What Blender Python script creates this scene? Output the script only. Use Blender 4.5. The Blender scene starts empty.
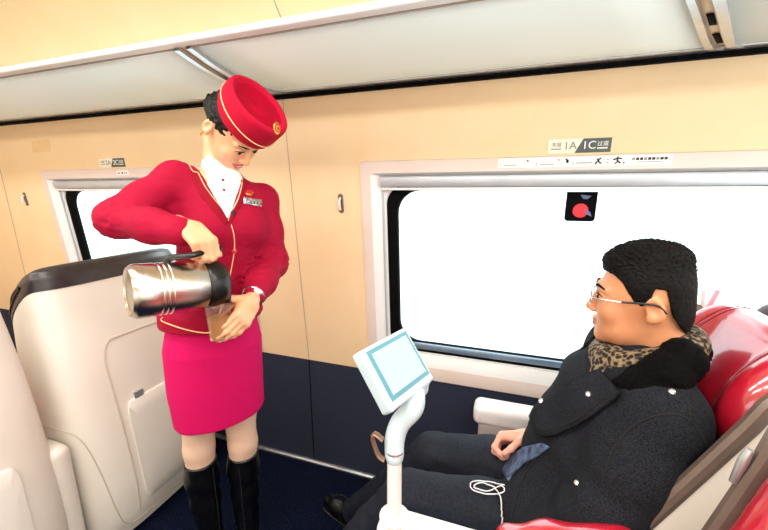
import bpy, bmesh, math, random
import numpy as np
from mathutils import Vector, Matrix, Quaternion
from mathutils.bvhtree import BVHTree
random.seed(4); rng = np.random.default_rng(4)
S = bpy.context.scene
COL = S.collection

# ------------------------------------------------------------------ camera
FPX = 363.0
R = np.array([[0.9463175139, -0.0637280245, -0.3168941490],
              [0.3232202771, 0.1969857895, 0.9255945393],
              [-0.0034373327, 0.9783329380, -0.2070092923]])   # columns: right, up, forward
CAM = np.array([0.0, -1.43327, 1.4])
cd = bpy.data.cameras.new('camera'); cam = bpy.data.objects.new('camera', cd); COL.objects.link(cam)
cd.sensor_width = 36.0; cd.lens = FPX * 36.0 / 768.0; cd.clip_start = 0.02
M4 = Matrix([[R[0, 0], R[0, 1], -R[0, 2], CAM[0]], [R[1, 0], R[1, 1], -R[1, 2], CAM[1]],
             [R[2, 0], R[2, 1], -R[2, 2], CAM[2]], [0, 0, 0, 1]])
cam.matrix_world = M4
S.camera = cam

def ray(px, py): return R @ np.array([px - 384.0, 265.0 - py, FPX])
def at(px, py, y):                      # measured point of the photo that stands on the plane y
    r = ray(px, py); return CAM + r * ((y - CAM[1]) / r[1])
NW = np.array([.7101, -.7041]); AW = np.array([-.90, -.54])
def av(px, py, q):                      # measured point on the attendant's frontal plane, q metres in front of it
    r = ray(px, py); t = (NW @ (AW + q * NW) - NW @ CAM[:2]) / (NW @ r[:2]); return CAM + r * t
def camdir(a, b, c, px=215, py=230):      # direction given as (right, up, towards the viewer) where the thing stands
    v = -ray(px, py); v = v / np.linalg.norm(v); r = R[:, 0] - v * (R[:, 0] @ v); r = r / np.linalg.norm(r); u = np.cross(v, r)
    d = r * a + u * b + v * c; return d / np.linalg.norm(d)
def unit(v): v = np.asarray(v, float); return v / np.linalg.norm(v)

# ------------------------------------------------------------------ materials
def lin(h):
    c = [int(h[i:i + 2], 16) / 255 for i in (0, 2, 4)]
    return tuple((x / 12.92 if x <= .04045 else ((x + .055) / 1.055) ** 2.4) for x in c) + (1.0,)
def mat(name, hexc, rough=.5, metal=0., bump=0., bscale=200., hex2=None, cscale=40., coat=0., sheen=0., spec=.5, sub=0., stretch=None, tex='noise', lo=.35, hi=.65, coord='Object'):
    m = bpy.data.materials.new(name); m.use_nodes = True
    nt = m.node_tree; b = nt.nodes['Principled BSDF']
    b.inputs['Base Color'].default_value = lin(hexc); b.inputs['Roughness'].default_value = rough
    b.inputs['Metallic'].default_value = metal; b.inputs['Specular IOR Level'].default_value = spec
    b.inputs['Coat Weight'].default_value = coat; b.inputs['Coat IOR'].default_value = 2.0 if coat > .6 else 1.5; b.inputs['Coat Roughness'].default_value = .1
    b.inputs['Sheen Weight'].default_value = sheen
    if sub:
        b.inputs['Subsurface Weight'].default_value = sub; b.inputs['Subsurface Radius'].default_value = (.012, .005, .003)
        b.inputs['Subsurface Scale'].default_value = 1.0
    tc = nt.nodes.new('ShaderNodeTexCoord'); src = tc.outputs[coord]
    if stretch:
        mp = nt.nodes.new('ShaderNodeMapping'); mp.inputs['Scale'].default_value = stretch
        nt.links.new(src, mp.inputs[0]); src = mp.outputs[0]
    def texn(sc):
        if tex == 'voronoi':
            t = nt.nodes.new('ShaderNodeTexVoronoi'); t.inputs['Scale'].default_value = sc; nt.links.new(src, t.inputs['Vector']); return t.outputs['Distance']
        t = nt.nodes.new('ShaderNodeTexNoise'); t.inputs['Scale'].default_value = sc; t.inputs['Detail'].default_value = 4
        nt.links.new(src, t.inputs['Vector']); return t.outputs['Fac']
    if hex2:
        cr = nt.nodes.new('ShaderNodeValToRGB'); cr.color_ramp.elements[0].position = lo; cr.color_ramp.elements[1].position = hi
        cr.color_ramp.elements[0].color = lin(hexc); cr.color_ramp.elements[1].color = lin(hex2)
        nt.links.new(texn(cscale), cr.inputs[0]); nt.links.new(cr.outputs[0], b.inputs['Base Color'])
    if bump:
        bn = nt.nodes.new('ShaderNodeBump'); bn.inputs['Strength'].default_value = bump; bn.inputs['Distance'].default_value = .002
        nt.links.new(texn(bscale), bn.inputs['Height']); nt.links.new(bn.outputs[0], b.inputs['Normal'])
    return m
def emis(name, hexc, s):
    m = bpy.data.materials.new(name); m.use_nodes = True; nt = m.node_tree; nt.nodes.clear()
    e = nt.nodes.new('ShaderNodeEmission'); e.inputs[0].default_value = lin(hexc); e.inputs[1].default_value = s
    o = nt.nodes.new('ShaderNodeOutputMaterial'); nt.links.new(e.outputs[0], o.inputs[0]); return m
def glassy(name, tint, gloss=.06, milk=0.):
    m = bpy.data.materials.new(name); m.use_nodes = True; nt = m.node_tree; nt.nodes.clear()
    t = nt.nodes.new('ShaderNodeBsdfTransparent'); t.inputs[0].default_value = lin(tint)
    g = nt.nodes.new('ShaderNodeBsdfGlossy'); g.inputs['Roughness'].default_value = .03
    mx = nt.nodes.new('ShaderNodeMixShader'); mx.inputs[0].default_value = gloss
    o = nt.nodes.new('ShaderNodeOutputMaterial')
    nt.links.new(t.outputs[0], mx.inputs[1]); nt.links.new(g.outputs[0], mx.inputs[2]); nt.links.new(mx.outputs[0], o.inputs[0])
    if milk:
        d = nt.nodes.new('ShaderNodeBsdfDiffuse'); d.inputs[0].default_value = lin(tint); m2 = nt.nodes.new('ShaderNodeMixShader'); m2.inputs[0].default_value = milk
        nt.links.new(mx.outputs[0], m2.inputs[1]); nt.links.new(d.outputs[0], m2.inputs[2]); nt.links.new(m2.outputs[0], o.inputs[0])
    return m

def frosted(name, hexc):
    m = bpy.data.materials.new(name); m.use_nodes = True; nt = m.node_tree; b = nt.nodes['Principled BSDF']; o = nt.nodes['Material Output']
    b.inputs['Base Color'].default_value = lin(hexc); b.inputs['Roughness'].default_value = .3
    t = nt.nodes.new('ShaderNodeBsdfTranslucent'); t.inputs[0].default_value = lin(hexc)
    n = nt.nodes.new('ShaderNodeTexNoise'); n.inputs['Scale'].default_value = 500; bm_ = nt.nodes.new('ShaderNodeBump'); bm_.inputs['Strength'].default_value = .05; bm_.inputs['Distance'].default_value = .001
    nt.links.new(n.outputs['Fac'], bm_.inputs['Height']); nt.links.new(bm_.outputs[0], b.inputs['Normal'])
    mx = nt.nodes.new('ShaderNodeMixShader'); mx.inputs[0].default_value = .38
    nt.links.new(b.outputs[0], mx.inputs[1]); nt.links.new(t.outputs[0], mx.inputs[2]); nt.links.new(mx.outputs[0], o.inputs[0]); return m
M = dict(
    greyarm=mat('warm_grey_plastic', 'AFA8A2', .4, hex2='B5AEA8', cscale=10),
    cream=mat('cream_wall_laminate', 'EFCFA2', .45, hex2='F1D3A9', cscale=6, bump=.05, bscale=300),
    ceil=mat('ceiling_cream', 'E6CDA2', .5, bump=.03, bscale=120, hex2='E9D1A9', cscale=4),
    frame=mat('window_surround_plastic', 'DDC9BE', .4, hex2='E0CEC4', cscale=8),
    white=mat('white_plastic', 'E6E3E0', .35, hex2='E9E6E4', cscale=8),
    grey=mat('grey_cassette', 'B9BEC4', .35, metal=.3, hex2='C2C6CB', cscale=10),
    black=mat('black_rubber', '030304', .8, bump=.1, spec=.1),
    steelblue=mat('blue_grey_window_bar', '7E93A8', .3, metal=.5, hex2='8799AD', cscale=12),
    navy=mat('navy_carpet_panel', '191E30', .8, hex2='242B42', cscale=420, bump=.3, bscale=500),
    carpet=mat('navy_floor_carpet', '03050B', .95, hex2='152040', cscale=160, spec=.1, lo=.4, hi=.7, bump=.8, bscale=220),
    alu=mat('brushed_aluminium', 'C9CCD0', .3, metal=.85, hex2='D4D7DA', cscale=30),
    rackglass=frosted('frosted_rack_glass', 'F1F8F8'),
    shell=mat('ivory_seat_shell', 'E2D9CD', .38, hex2='E5DDD2', cscale=4, bump=.02, bscale=400),
    shell2=mat('ivory_tray_panel', 'E7DFD5', .35, hex2='E9E2D9', cscale=4),
    groove=mat('seam_groove', 'A89C8E', .7), softgroove=mat('shell_seam', 'C4B8A8', .6),
    cap=mat('black_shell_cap', '2A2424', .32, hex2='322B2A', cscale=30, bump=.08, bscale=600),
    browncap=mat('dark_brown_cap', '43252A', .4, bump=.05),
    trim=mat('bronze_edge_trim', '6E5E56', .35, metal=.4, hex2='75655C', cscale=20),
    leather=mat('red_leather', 'B8142C', .3, hex2='C01A32', cscale=60, bump=.12, bscale=260, coat=.9),
    stitch=mat('dark_red_stitching', '7A0C1E', .6),
    jacket=mat('red_wool_jacket', '97022A', .8, hex2='A00530', cscale=300, bump=.25, bscale=600, spec=.2),
    skirt=mat('magenta_wool_skirt', 'C20452', .8, hex2='CC085E', cscale=300, bump=.25, bscale=600, spec=.2),
    jacketdk=mat('crimson_lapel_band', '8A0320', .8, bump=.2, bscale=600, spec=.2),
    hat=mat('red_felt_hat', 'AC0428', .85, hex2='B40830', cscale=300, bump=.3, bscale=500, spec=.2),
    hatin=mat('red_felt_hat_top', 'A20224', .9, bump=.3, bscale=500, spec=.1),
    gold=mat('gold_piping', 'F0C48C', .4, metal=.2, bump=.1),
    goldm=mat('polished_gold', 'D9A84E', .25, metal=.9, bump=.02),
    shirt=mat('white_blouse', 'F4F1F0', .7, bump=.15, bscale=300, hex2='F7F5F4', cscale=50),
    skinw=mat('light_skin', 'E2A67C', .5, hex2='E5AC84', cscale=30, sub=.15, bump=.03, bscale=400),
    stocking=mat('nude_stockings', 'DDB69E', .5, hex2='E1BCA4', cscale=200, bump=.02),
    lipw=mat('red_lips', 'C84A4C', .35, bump=.05),
    skinm=mat('tanned_skin', 'D08C60', .5, hex2='D4926A', cscale=30, sub=.12, bump=.04, bscale=400),
    skinh=mat('pink_hand_skin', 'E6A48C', .5, hex2='E9AC96', cscale=30, sub=.12, bump=.04, bscale=400),
    lipm=mat('brown_lips', 'B86C58', .45, bump=.05),
    hair=mat('black_hair', '050404', .5, bump=.9, bscale=60, stretch=(6, 6, 1), hex2='0C0908', cscale=60, spec=.25),
    hairm=mat('short_black_hair', '040404', .7, bump=1., bscale=160, hex2='14110F', cscale=180, spec=.15),
    eye=mat('eye_white', 'ECE8E4', .2, bump=.01), iris=mat('dark_iris', '140C08', .1, bump=.01),
    boot=mat('black_leather_boot', '050507', .3, bump=.4, bscale=40, coat=.2),
    steel=mat('brushed_steel', 'CFC8BC', .22, metal=1., bump=.12, bscale=60, stretch=(1, 1, 30)),
    steeldk=mat('steel_groove', 'A8A39A', .35, metal=1., bump=.02),
    blackpl=mat('black_plastic', '0C0B0C', .32, bump=.05),
    redbtn=mat('red_button', 'C01A20', .35, bump=.02),
    coat=mat('charcoal_wool_coat', '111216', .95, hex2='2A2C31', cscale=420, bump=.5, bscale=500, spec=.1),
    coatin=mat('coat_seam_thread', '0C0C0E', .9, bump=.2),
    fur=mat('black_fur', '020202', .9, hex2='070708', cscale=300, bump=1., bscale=240, spec=.1),
    scarf=mat('patterned_scarf', '0E0A09', .9, hex2='8C7558', cscale=105, tex='voronoi', lo=.42, hi=.72, bump=.6, bscale=200),
    knit=mat('tan_knit', 'B59A74', .9, hex2='C9B08A', cscale=150, bump=.6, bscale=180),
    jeans=mat('dark_blue_trousers', '080B14', .75, hex2='121A2C', cscale=120, spec=.35, bump=.35, bscale=380),
    denim=mat('blue_denim_wash', '1E2738', .8, hex2='56688A', cscale=45, bump=.3, bscale=380),
    snap=mat('silver_snap', 'D8D8DC', .25, metal=.9, bump=.02),
    cable=mat('white_cable', 'E8E4E4', .4, bump=.02),
    monitor=mat('pale_monitor_housing', 'BCD0D6', .3, hex2='C2D4DA', cscale=10),
    bezel=mat('teal_bezel', '5A93A2', .35, hex2='6099A8', cscale=12),
    screen=emis('lit_white_screen', 'E6F4F4', 1.25),
    signw=mat('sign_cream', 'EFE8D4', .5, hex2='F2ECDA', cscale=20), signk=mat('sign_dark', '4A5450', .5, hex2='525B57', cscale=20),
    signtxt=mat('sign_text_dark', '7C8078', .6, bump=.01), signtxtw=mat('sign_text_white', 'F2F2EE', .6, bump=.01),
    ink=mat('black_ink', '17171A', .6, bump=.01), inkg=mat('grey_ink', '8E8A88', .6, bump=.01),
    sticker=mat('white_sticker', 'EFEAE6', .45, hex2='F2EEEA', cscale=20), patch=mat('beige_patch', 'E6C48E', .6, hex2='E9C894', cscale=30),
    reddot=mat('red_dot', 'E8303C', .35, bump=.02), bluegl=mat('blue_grey_mark', '5C6C94', .3, bump=.02),
    hook=mat('bronze_hook', '8C6E5C', .35, metal=.5, bump=.05),
    winglass=glassy('window_glass', 'F4FAFA', .04), cupglass=glassy('clear_plastic_cup', 'F8F6F4', .06, .03), lens=glassy('spectacle_lens', 'EEF2F2', .12),
    tea=glassy('brown_tea', 'D08C3C', .03, .8),
    lamp=emis('ceiling_lamp_diffuser', 'FFFAF4', 5.0),
    ground=mat('pale_trackside_ground', 'DDE2DE', .9, hex2='E8ECE8', cscale=.4, bump=.1, bscale=3),
    pinkpl=mat('pink_frosted_lamp_head', 'D99AAA', .3, hex2='DFA4B2', cscale=20),
)

# ------------------------------------------------------------------ object helpers
def tag(o, label=None, cat=None, group=None, kind=None):
    if label: o['label'] = label
    if cat: o['category'] = cat
    if group: o['group'] = group
    if kind: o['kind'] = kind
    return o
def empty(name, loc, label=None, cat=None, group=None, kind=None):
    o = bpy.data.objects.new(name, None); COL.objects.link(o); o.location = Vector(loc); o.empty_display_size = .05
    return tag(o, label, cat, group, kind)
def wloc(o):
    v = Vector((0, 0, 0))
    while o: v += o.location; o = o.parent if not o.get('_w') else None
    return v
def link(name, me, parent=None, origin=None, smooth=True, mats=()):
    for m in mats: me.materials.append(m)
    if smooth: me.polygons.foreach_set('use_smooth', [True] * len(me.polygons))
    o = bpy.data.objects.new(name, me); COL.objects.link(o)
    if origin is not None:
        me.transform(Matrix.Translation(-Vector(origin))); o.location = Vector(origin)
    if parent is not None:
        o.parent = parent
        off = Vector((0, 0, 0)); p = parent
        while p is not None: off += p.location; p = p.parent
        me.transform(Matrix.Translation(-off))        # children keep a zero transform under their thing
    me.update(); return o
def sharp(o, ang=35):
    me = o.data
    bm = bmesh.new(); bm.from_mesh(me)
    for e in bm.edges:
        if len(e.link_faces) == 2 and e.calc_face_angle(0) > math.radians(ang): e.smooth = False
    bm.to_mesh(me); bm.free(); return o
class MB:
    def __init__(s): s.v = []; s.f = []; s.mi = []; s.m = []
    def _m(s, m):
        if m is None: return 0
        if m not in s.m: s.m.append(m)
        return s.m.index(m)
    def add(s, v, f, m=None):
        o = len(s.v); s.v += [tuple(map(float, p)) for p in v]; k = s._m(m)
        for q in f: s.f.append(tuple(i + o for i in q)); s.mi.append(k)
        return s
    def box(s, lo, hi, m=None, rot=None, c=None):
        lo = np.array(lo, float); hi = np.array(hi, float)
        v = [np.array([(lo, hi)[i][0], (lo, hi)[j][1], (lo, hi)[k][2]]) for i in (0, 1) for j in (0, 1) for k in (0, 1)]
        if rot is not None:
            cc = np.array(c, float); v = [cc + rot @ p for p in v]
        return s.add(v, [(0, 1, 3, 2), (4, 6, 7, 5), (0, 4, 5, 1), (2, 3, 7, 6), (0, 2, 6, 4), (1, 5, 7, 3)], m)
    def tube(s, pts, rad, n=10, m=None, closed=False, flat=None):
        P = [np.array(p, float) for p in pts]; N = len(P)
        if not hasattr(rad, '__len__'): rad = [rad] * N
        T = []
        for i in range(N):
            a = P[(i - 1) % N] if (closed or i > 0) else P[i]; b = P[(i + 1) % N] if (closed or i < N - 1) else P[i]
            T.append(unit(b - a))
        u = np.cross(T[0], [0, 0, 1]); u = unit(u if np.linalg.norm(u) > .05 else np.cross(T[0], [0, 1, 0]))
        v = []
        for i in range(N):
            u = unit(u - T[i] * (u @ T[i])); w = np.cross(T[i], u)
            for k in range(n):
                a = 2 * math.pi * k / n; v.append(P[i] + (u * math.cos(a) + w * math.sin(a) * (flat or 1)) * rad[i])
        f = []
        for i in range(N if closed else N - 1):
            j = (i + 1) % N
            for k in range(n): f.append((i * n + k, i * n + (k + 1) % n, j * n + (k + 1) % n, j * n + k))
        if not closed:
            f.append(tuple(range(n - 1, -1, -1))); f.append(tuple((N - 1) * n + k for k in range(n)))
        return s.add(v, f, m)
    def lathe(s, prof, c, ax, n=40, m=None, mats=None):
        c = np.array(c, float); ax = unit(ax); u = np.cross(ax, [0, 0, 1]); u = unit(u if np.linalg.norm(u) > .05 else np.cross(ax, [0, 1, 0])); w = np.cross(ax, u)
        v = []
        for (h, r) in prof:
            for k in range(n):
                a = 2 * math.pi * k / n; v.append(c + ax * h + (u * math.cos(a) + w * math.sin(a)) * max(r, 1e-5))
        for i in range(len(prof) - 1):
            pass
        o = len(s.v); s.v += [tuple(p) for p in v]
        for i in range(len(prof) - 1):
            k0 = s._m(mats[i] if mats else m)
            for k in range(n):
                s.f.append((o + i * n + k, o + i * n + (k + 1) % n, o + (i + 1) * n + (k + 1) % n, o + (i + 1) * n + k)); s.mi.append(k0)
        return s
    def prism(s, poly, d, m=None):          # closed polygon of 3-D points, extruded by vector d
        P = [np.array(p, float) for p in poly]; n = len(P); d = np.array(d, float)
        return s.add(P + [p + d for p in P], [tuple(range(n - 1, -1, -1)), tuple(range(n, 2 * n))] + [(i, (i + 1) % n, n + (i + 1) % n, n + i) for i in range(n)], m)
    def grid(s, rows, m=None, close=False):
        nr, nc = len(rows), len(rows[0]); f = []
        for i in range(nr - 1):
            for j in range(nc - (0 if close else 1)):
                k = (j + 1) % nc; f.append((i * nc + j, i * nc + k, (i + 1) * nc + k, (i + 1) * nc + j))
        return s.add([p for r in rows for p in r], f, m)
    def build(s, name, m=None, parent=None, origin=None, smooth=True, bevel=0, solid=0, ang=35, segs=2):
        me = bpy.data.meshes.new(name); me.from_pydata(s.v, [], s.f)
        bm = bmesh.new(); bm.from_mesh(me)
        for f, k in zip(bm.faces, s.mi): f.material_index = k
        bmesh.ops.remove_doubles(bm, verts=bm.verts, dist=1e-6)
        bmesh.ops.recalc_face_normals(bm, faces=bm.faces); bm.to_mesh(me); bm.free()
        o = link(name, me, parent, origin, smooth, s.m if s.m else [m])
        if bevel:
            b = o.modifiers.new('bevel', 'BEVEL'); b.width = bevel; b.segments = segs; b.limit_method = 'ANGLE'; b.angle_limit = math.radians(40)
        if solid:
            b = o.modifiers.new('solid', 'SOLIDIFY'); b.thickness = solid; b.offset = 0
        if smooth and not bevel: sharp(o, ang)
        return o
def text(s, size, m, org, right, up, parent, name='lettering', depth=.0004, align='CENTER'):
    cu = bpy.data.curves.new(name, 'FONT'); cu.body = s; cu.size = size; cu.extrude = depth; cu.align_x = align; cu.align_y = 'CENTER'
    t = bpy.data.objects.new(name, cu); COL.objects.link(t); bpy.context.view_layer.update()
    me = bpy.data.meshes.new_from_object(t.evaluated_get(bpy.context.evaluated_depsgraph_get())); bpy.data.objects.remove(t)
    r = Vector(unit(right)); u = Vector(unit(up)); n = r.cross(u)
    X = Matrix([[r.x, u.x, n.x, org[0]], [r.y, u.y, n.y, org[1]], [r.z, u.z, n.z, org[2]], [0, 0, 0, 1]])
    me.transform(X); me.materials.clear()
    return link(name, me, parent, None, False, [m])

# ------------------------------------------------------------------ signed-distance modelling
def smin(a, b, k): h = np.clip(.5 + .5 * (b - a) / k, 0, 1); return b + (a - b) * h - k * h * (1 - h)
class Field:
    def __init__(s): s.ops = []; s.disp = None
    def _add(s, fn, lo, hi, k, kind): s.ops.append((fn, np.array(lo, float), np.array(hi, float), k, kind)); return s
    def cap(s, a, b, ra, rb=None, k=.01, kind='u'):
        a = np.array(a, float); b = np.array(b, float); rb = ra if rb is None else rb; ba = b - a; L = max(ba @ ba, 1e-9)
        def fn(P):
            t = np.clip(((P - a) @ ba) / L, 0, 1); return np.linalg.norm(P - a - t[:, None] * ba, axis=1) - (ra + (rb - ra) * t)
        r = max(ra, rb); return s._add(fn, np.minimum(a, b) - r, np.maximum(a, b) + r, k, kind)
    def chain(s, pts, rad, k=.01, kind='u'):
        for i in range(len(pts) - 1): s.cap(pts[i], pts[i + 1], rad[i], rad[i + 1], k, kind)
        return s
    def ell(s, c, r, rot=None, k=.01, kind='u'):
        c = np.array(c, float); r = np.array(r if hasattr(r, '__len__') else [r] * 3, float); Q = np.eye(3) if rot is None else np.array(rot)
        def fn(P):
            q = ((P - c) @ Q) / r; n = np.linalg.norm(q, axis=1); g = np.linalg.norm(q / r, axis=1) + 1e-9; return n * (n - 1) / g
        m = r.max(); return s._add(fn, c - m, c + m, k, kind)
    def box(s, c, h, rot=None, rd=.01, k=.01, kind='u'):
        c = np.array(c, float); h = np.array(h, float) - rd; Q = np.eye(3) if rot is None else np.array(rot)
        def fn(P):
            q = np.abs((P - c) @ Q) - h; return np.linalg.norm(np.maximum(q, 0), axis=1) + np.minimum(q.max(axis=1), 0) - rd
        m = np.linalg.norm(h + rd); return s._add(fn, c - m, c + m, k, kind)
    def seg(s, a, b, ra, rb, u, k=.02, end=.6, kind='u'):   # elliptic limb: ra=(lateral, depth)
        a = np.array(a, float); b = np.array(b, float); ra = np.array(ra, float); rb = np.array(rb, float); u = unit(u); ba = b - a; L = ba @ ba
        ax = ba / math.sqrt(L); uu = unit(u - ax * (u @ ax)); vv = np.cross(ax, uu)
        def fn(P):
            d = P - a; t = (d @ ba) / L; tc = np.clip(t, 0, 1); q = d - tc[:, None] * ba; r = ra + (rb - ra) * tc[:, None]; m = r.min(axis=1)
            x = (q @ uu) / r[:, 0]; y = (q @ vv) / r[:, 1]; z = (q @ ax) / (m * end); n = np.sqrt(x * x + y * y + z * z)
            g = np.sqrt((x / r[:, 0]) ** 2 + (y / r[:, 1]) ** 2 + (z / (m * end)) ** 2) + 1e-9
            return np.where(n > 1e-4, n * (n - 1) / g, -m)
        r = max(ra.max(), rb.max()); return s._add(fn, np.minimum(a, b) - r, np.maximum(a, b) + r, k, kind)
    def segs(s, pts, rr, u, k=.02, end=.6):
        for i in range(len(pts) - 1): s.seg(pts[i], pts[i + 1], rr[i], rr[i + 1], u, k, end)
        return s
    def func(s, fn, k=.004, kind='i'): return s._add(fn, [-9] * 3, [9] * 3, k, kind)
    def plane(s, p, n, k=.004): p = np.array(p, float); n = unit(n); return s.func(lambda P: (P - p) @ n, k, 'i')
    def mesh(s, vox):
        U = [o for o in s.ops if o[4] == 'u']; lo = np.min([o[1] for o in U], axis=0) - 4 * vox; hi = np.max([o[2] for o in U], axis=0) + 4 * vox
        n = np.ceil((hi - lo) / vox).astype(int) + 1; V = np.full(n, .5, np.float32)
        for fn, a, b, k, kind in s.ops:
            pad = k + 3 * vox; i0 = np.clip(np.floor((a - pad - lo) / vox).astype(int), 0, n); i1 = np.clip(np.ceil((b + pad - lo) / vox).astype(int) + 1, 0, n)
            if (i1 <= i0).any(): continue
            sl = tuple(slice(x, y) for x, y in zip(i0, i1)); sub = V[sl]
            g = np.stack(np.meshgrid(*[lo[d] + vox * np.arange(i0[d], i1[d]) for d in range(3)], indexing='ij'), -1).reshape(-1, 3)
            if kind == 'u': V[sl] = smin(sub, fn(g).reshape(sub.shape), k)
            else:
                near = np.abs(sub) < .2
                if kind == 'i': near = sub < .2
                gi = near.reshape(-1); d = fn(g[gi]); cur = sub[near]
                sub[near] = -smin(-cur, d if kind == 's' else -d, k)
        if s.disp is not None:
            near = np.abs(V) < .02; idx = np.argwhere(near); V[near] += s.disp(lo + idx * vox).astype(np.float32)
        ins = V < 0; c = ins[:-1, :-1, :-1].astype(np.int8) * 0
        for dx in (0, 1):
            for dy in (0, 1):
                for dz in (0, 1): c = c + ins[dx:n[0] - 1 + dx, dy:n[1] - 1 + dy, dz:n[2] - 1 + dz]
        act = (c > 0) & (c < 8); A = np.argwhere(act); ID = np.full(act.shape, -1, np.int64); ID[act] = np.arange(len(A))
        acc = np.zeros((len(A), 3)); cnt = np.zeros(len(A))
        for ax in range(3):
            o1, o2 = [d for d in range(3) if d != ax]
            for p in (0, 1):
                for q in (0, 1):
                    s0 = np.zeros(3, int); s0[o1] = p; s0[o2] = q; s1 = s0.copy(); s1[ax] = 1
                    v0 = V[tuple((A + s0).T)]; v1 = V[tuple((A + s1).T)]; cr = (v0 < 0) != (v1 < 0)
                    t = np.where(cr, v0 / np.where(v0 == v1, 1, v0 - v1), 0); pt = s0 + (s1 - s0) * t[:, None]
                    acc += pt * cr[:, None]; cnt += cr
        verts = lo + (A + acc / cnt[:, None]) * vox; faces = []
        for ax in range(3):
            o1, o2 = (ax + 1) % 3, (ax + 2) % 3
            sl0 = [slice(1, -1)] * 3; sl1 = [slice(1, -1)] * 3; sl0[ax] = slice(0, -1); sl1[ax] = slice(1, None)
            E = np.argwhere(ins[tuple(sl0)] != ins[tuple(sl1)]); off = np.array([1, 1, 1]); off[ax] = 0; E = E + off
            e1 = np.zeros(3, int); e1[o1] = 1; e2 = np.zeros(3, int); e2[o2] = 1
            q = np.stack([ID[tuple((E - e1 - e2).T)], ID[tuple((E - e2).T)], ID[tuple(E.T)], ID[tuple((E - e1).T)]], 1)
            fl = ~ins[tuple(E.T)]; q[fl] = q[fl][:, ::-1]; faces.append(q)
        return verts, np.concatenate(faces)
def soften(v, f, it):
    for _ in range(it):
        acc = np.zeros_like(v); cnt = np.zeros(len(v))
        for i in range(4):
            a = f[:, i]; b = f[:, (i + 1) % 4]
            np.add.at(acc, a, v[b]); np.add.at(acc, b, v[a]); np.add.at(cnt, a, 1); np.add.at(cnt, b, 1)
        v = v * .5 + .5 * acc / np.maximum(cnt, 1)[:, None]
    return v
def sdf_obj(name, parts, mats, parent=None, origin=None, mi=None, it=0):
    """parts: list of (verts, faces) already meshed, joined in one mesh."""
    V = []; Fc = []; o = 0
    for v, f in parts:
        if it: v = soften(v, f, it)
        V.append(v); Fc.append(f + o); o += len(v)
    V = np.concatenate(V); Fc = np.concatenate(Fc)
    me = bpy.data.meshes.new(name); me.from_pydata(V.tolist(), [], Fc.tolist())
    if mi is not None:
        me.polygons.foreach_set('material_index', np.asarray(mi(V[Fc].mean(axis=1)), int))
    return link(name, me, parent, origin, True, mats)
def bvh_of(*objs):
    vs = []; fs = []
    for o in objs:
        off = Vector((0, 0, 0)); p = o
        while p is not None: off += p.location; p = p.parent
        b = len(vs); vs += [v.co + off for v in o.data.vertices]; fs += [[i + b for i in p.vertices] for p in o.data.polygons]
    return BVHTree.FromPolygons(vs, fs)
def snap(bv, p, off=0., src=None):         # slide a measured point along the line of sight onto a surface
    s0 = Vector(CAM if src is None else src); d = (Vector(p) - s0).normalized(); h = bv.ray_cast(s0, d)
    if h[0] is None:
        h = bv.find_nearest(Vector(p)); 
    n = h[1] if h[1].dot(d) < 0 else -h[1]
    return np.array(h[0] + n * off)
def resample(pts, step):
    P = [np.array(p, float) for p in pts]; out = []
    n = len(P)
    for i in range(n - 1):            # Catmull-Rom
        p0 = P[max(i - 1, 0)]; p1 = P[i]; p2 = P[i + 1]; p3 = P[min(i + 2, n - 1)]
        k = max(2, int(np.linalg.norm(p2 - p1) / step))
        for j in range(k):
            t = j / k; out.append(.5 * ((2 * p1) + (-p0 + p2) * t + (2 * p0 - 5 * p1 + 4 * p2 - p3) * t * t + (-p0 + 3 * p1 - 3 * p2 + p3) * t ** 3))
    out.append(P[-1]); return out
def cord(name, bv, pts, r, m, parent, off=0., step=.008):
    P = [snap(bv, p, off) for p in resample(pts, step)]
    for _ in range(2):
        P = [P[0]] + [(P[i - 1] + 2 * P[i] + P[i + 1]) / 4 for i in range(1, len(P) - 1)] + [P[-1]]
    return MB().tube(P, r, 6, m).build(name, m, parent)
def decal(name, bv, poly, m, parent, off=.002, thick=.003, cuts=3, wob=None):
    me = bpy.data.meshes.new(name); bm = bmesh.new()
    vs = [bm.verts.new(p) for p in poly]; bm.faces.new(vs); bmesh.ops.triangulate(bm, faces=bm.faces)
    for _ in range(cuts): bmesh.ops.subdivide_edges(bm, edges=bm.edges[:], cuts=1, use_grid_fill=True)
    bmesh.ops.triangulate(bm, faces=bm.faces)
    for v in bm.verts: v.co = Vector(snap(bv, v.co, off))
    for _ in range(2): bmesh.ops.smooth_vert(bm, verts=[v for v in bm.verts if not v.is_boundary], factor=.5, use_axis_x=True, use_axis_y=True, use_axis_z=True)
    bm.to_mesh(me); bm.free()
    o = link(name, me, parent, None, True, [m]); k = o.modifiers.new('solid', 'SOLIDIFY'); k.thickness = thick; k.offset = 0
    return o
WV = rng.normal(size=(24, 3)); WV /= np.linalg.norm(WV, axis=1)[:, None]; PH = rng.uniform(0, 6.28, 24)
def wob(P, freq, n=8, o=0):
    r = np.zeros(len(P))
    for i in range(o, o + n): r += np.sin((P @ WV[i % 24]) * freq * (1 + .13 * i) + PH[i % 24])
    return r / n
def frame3(x, y, z): return np.stack([unit(x), unit(y), unit(z)], 1)
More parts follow.
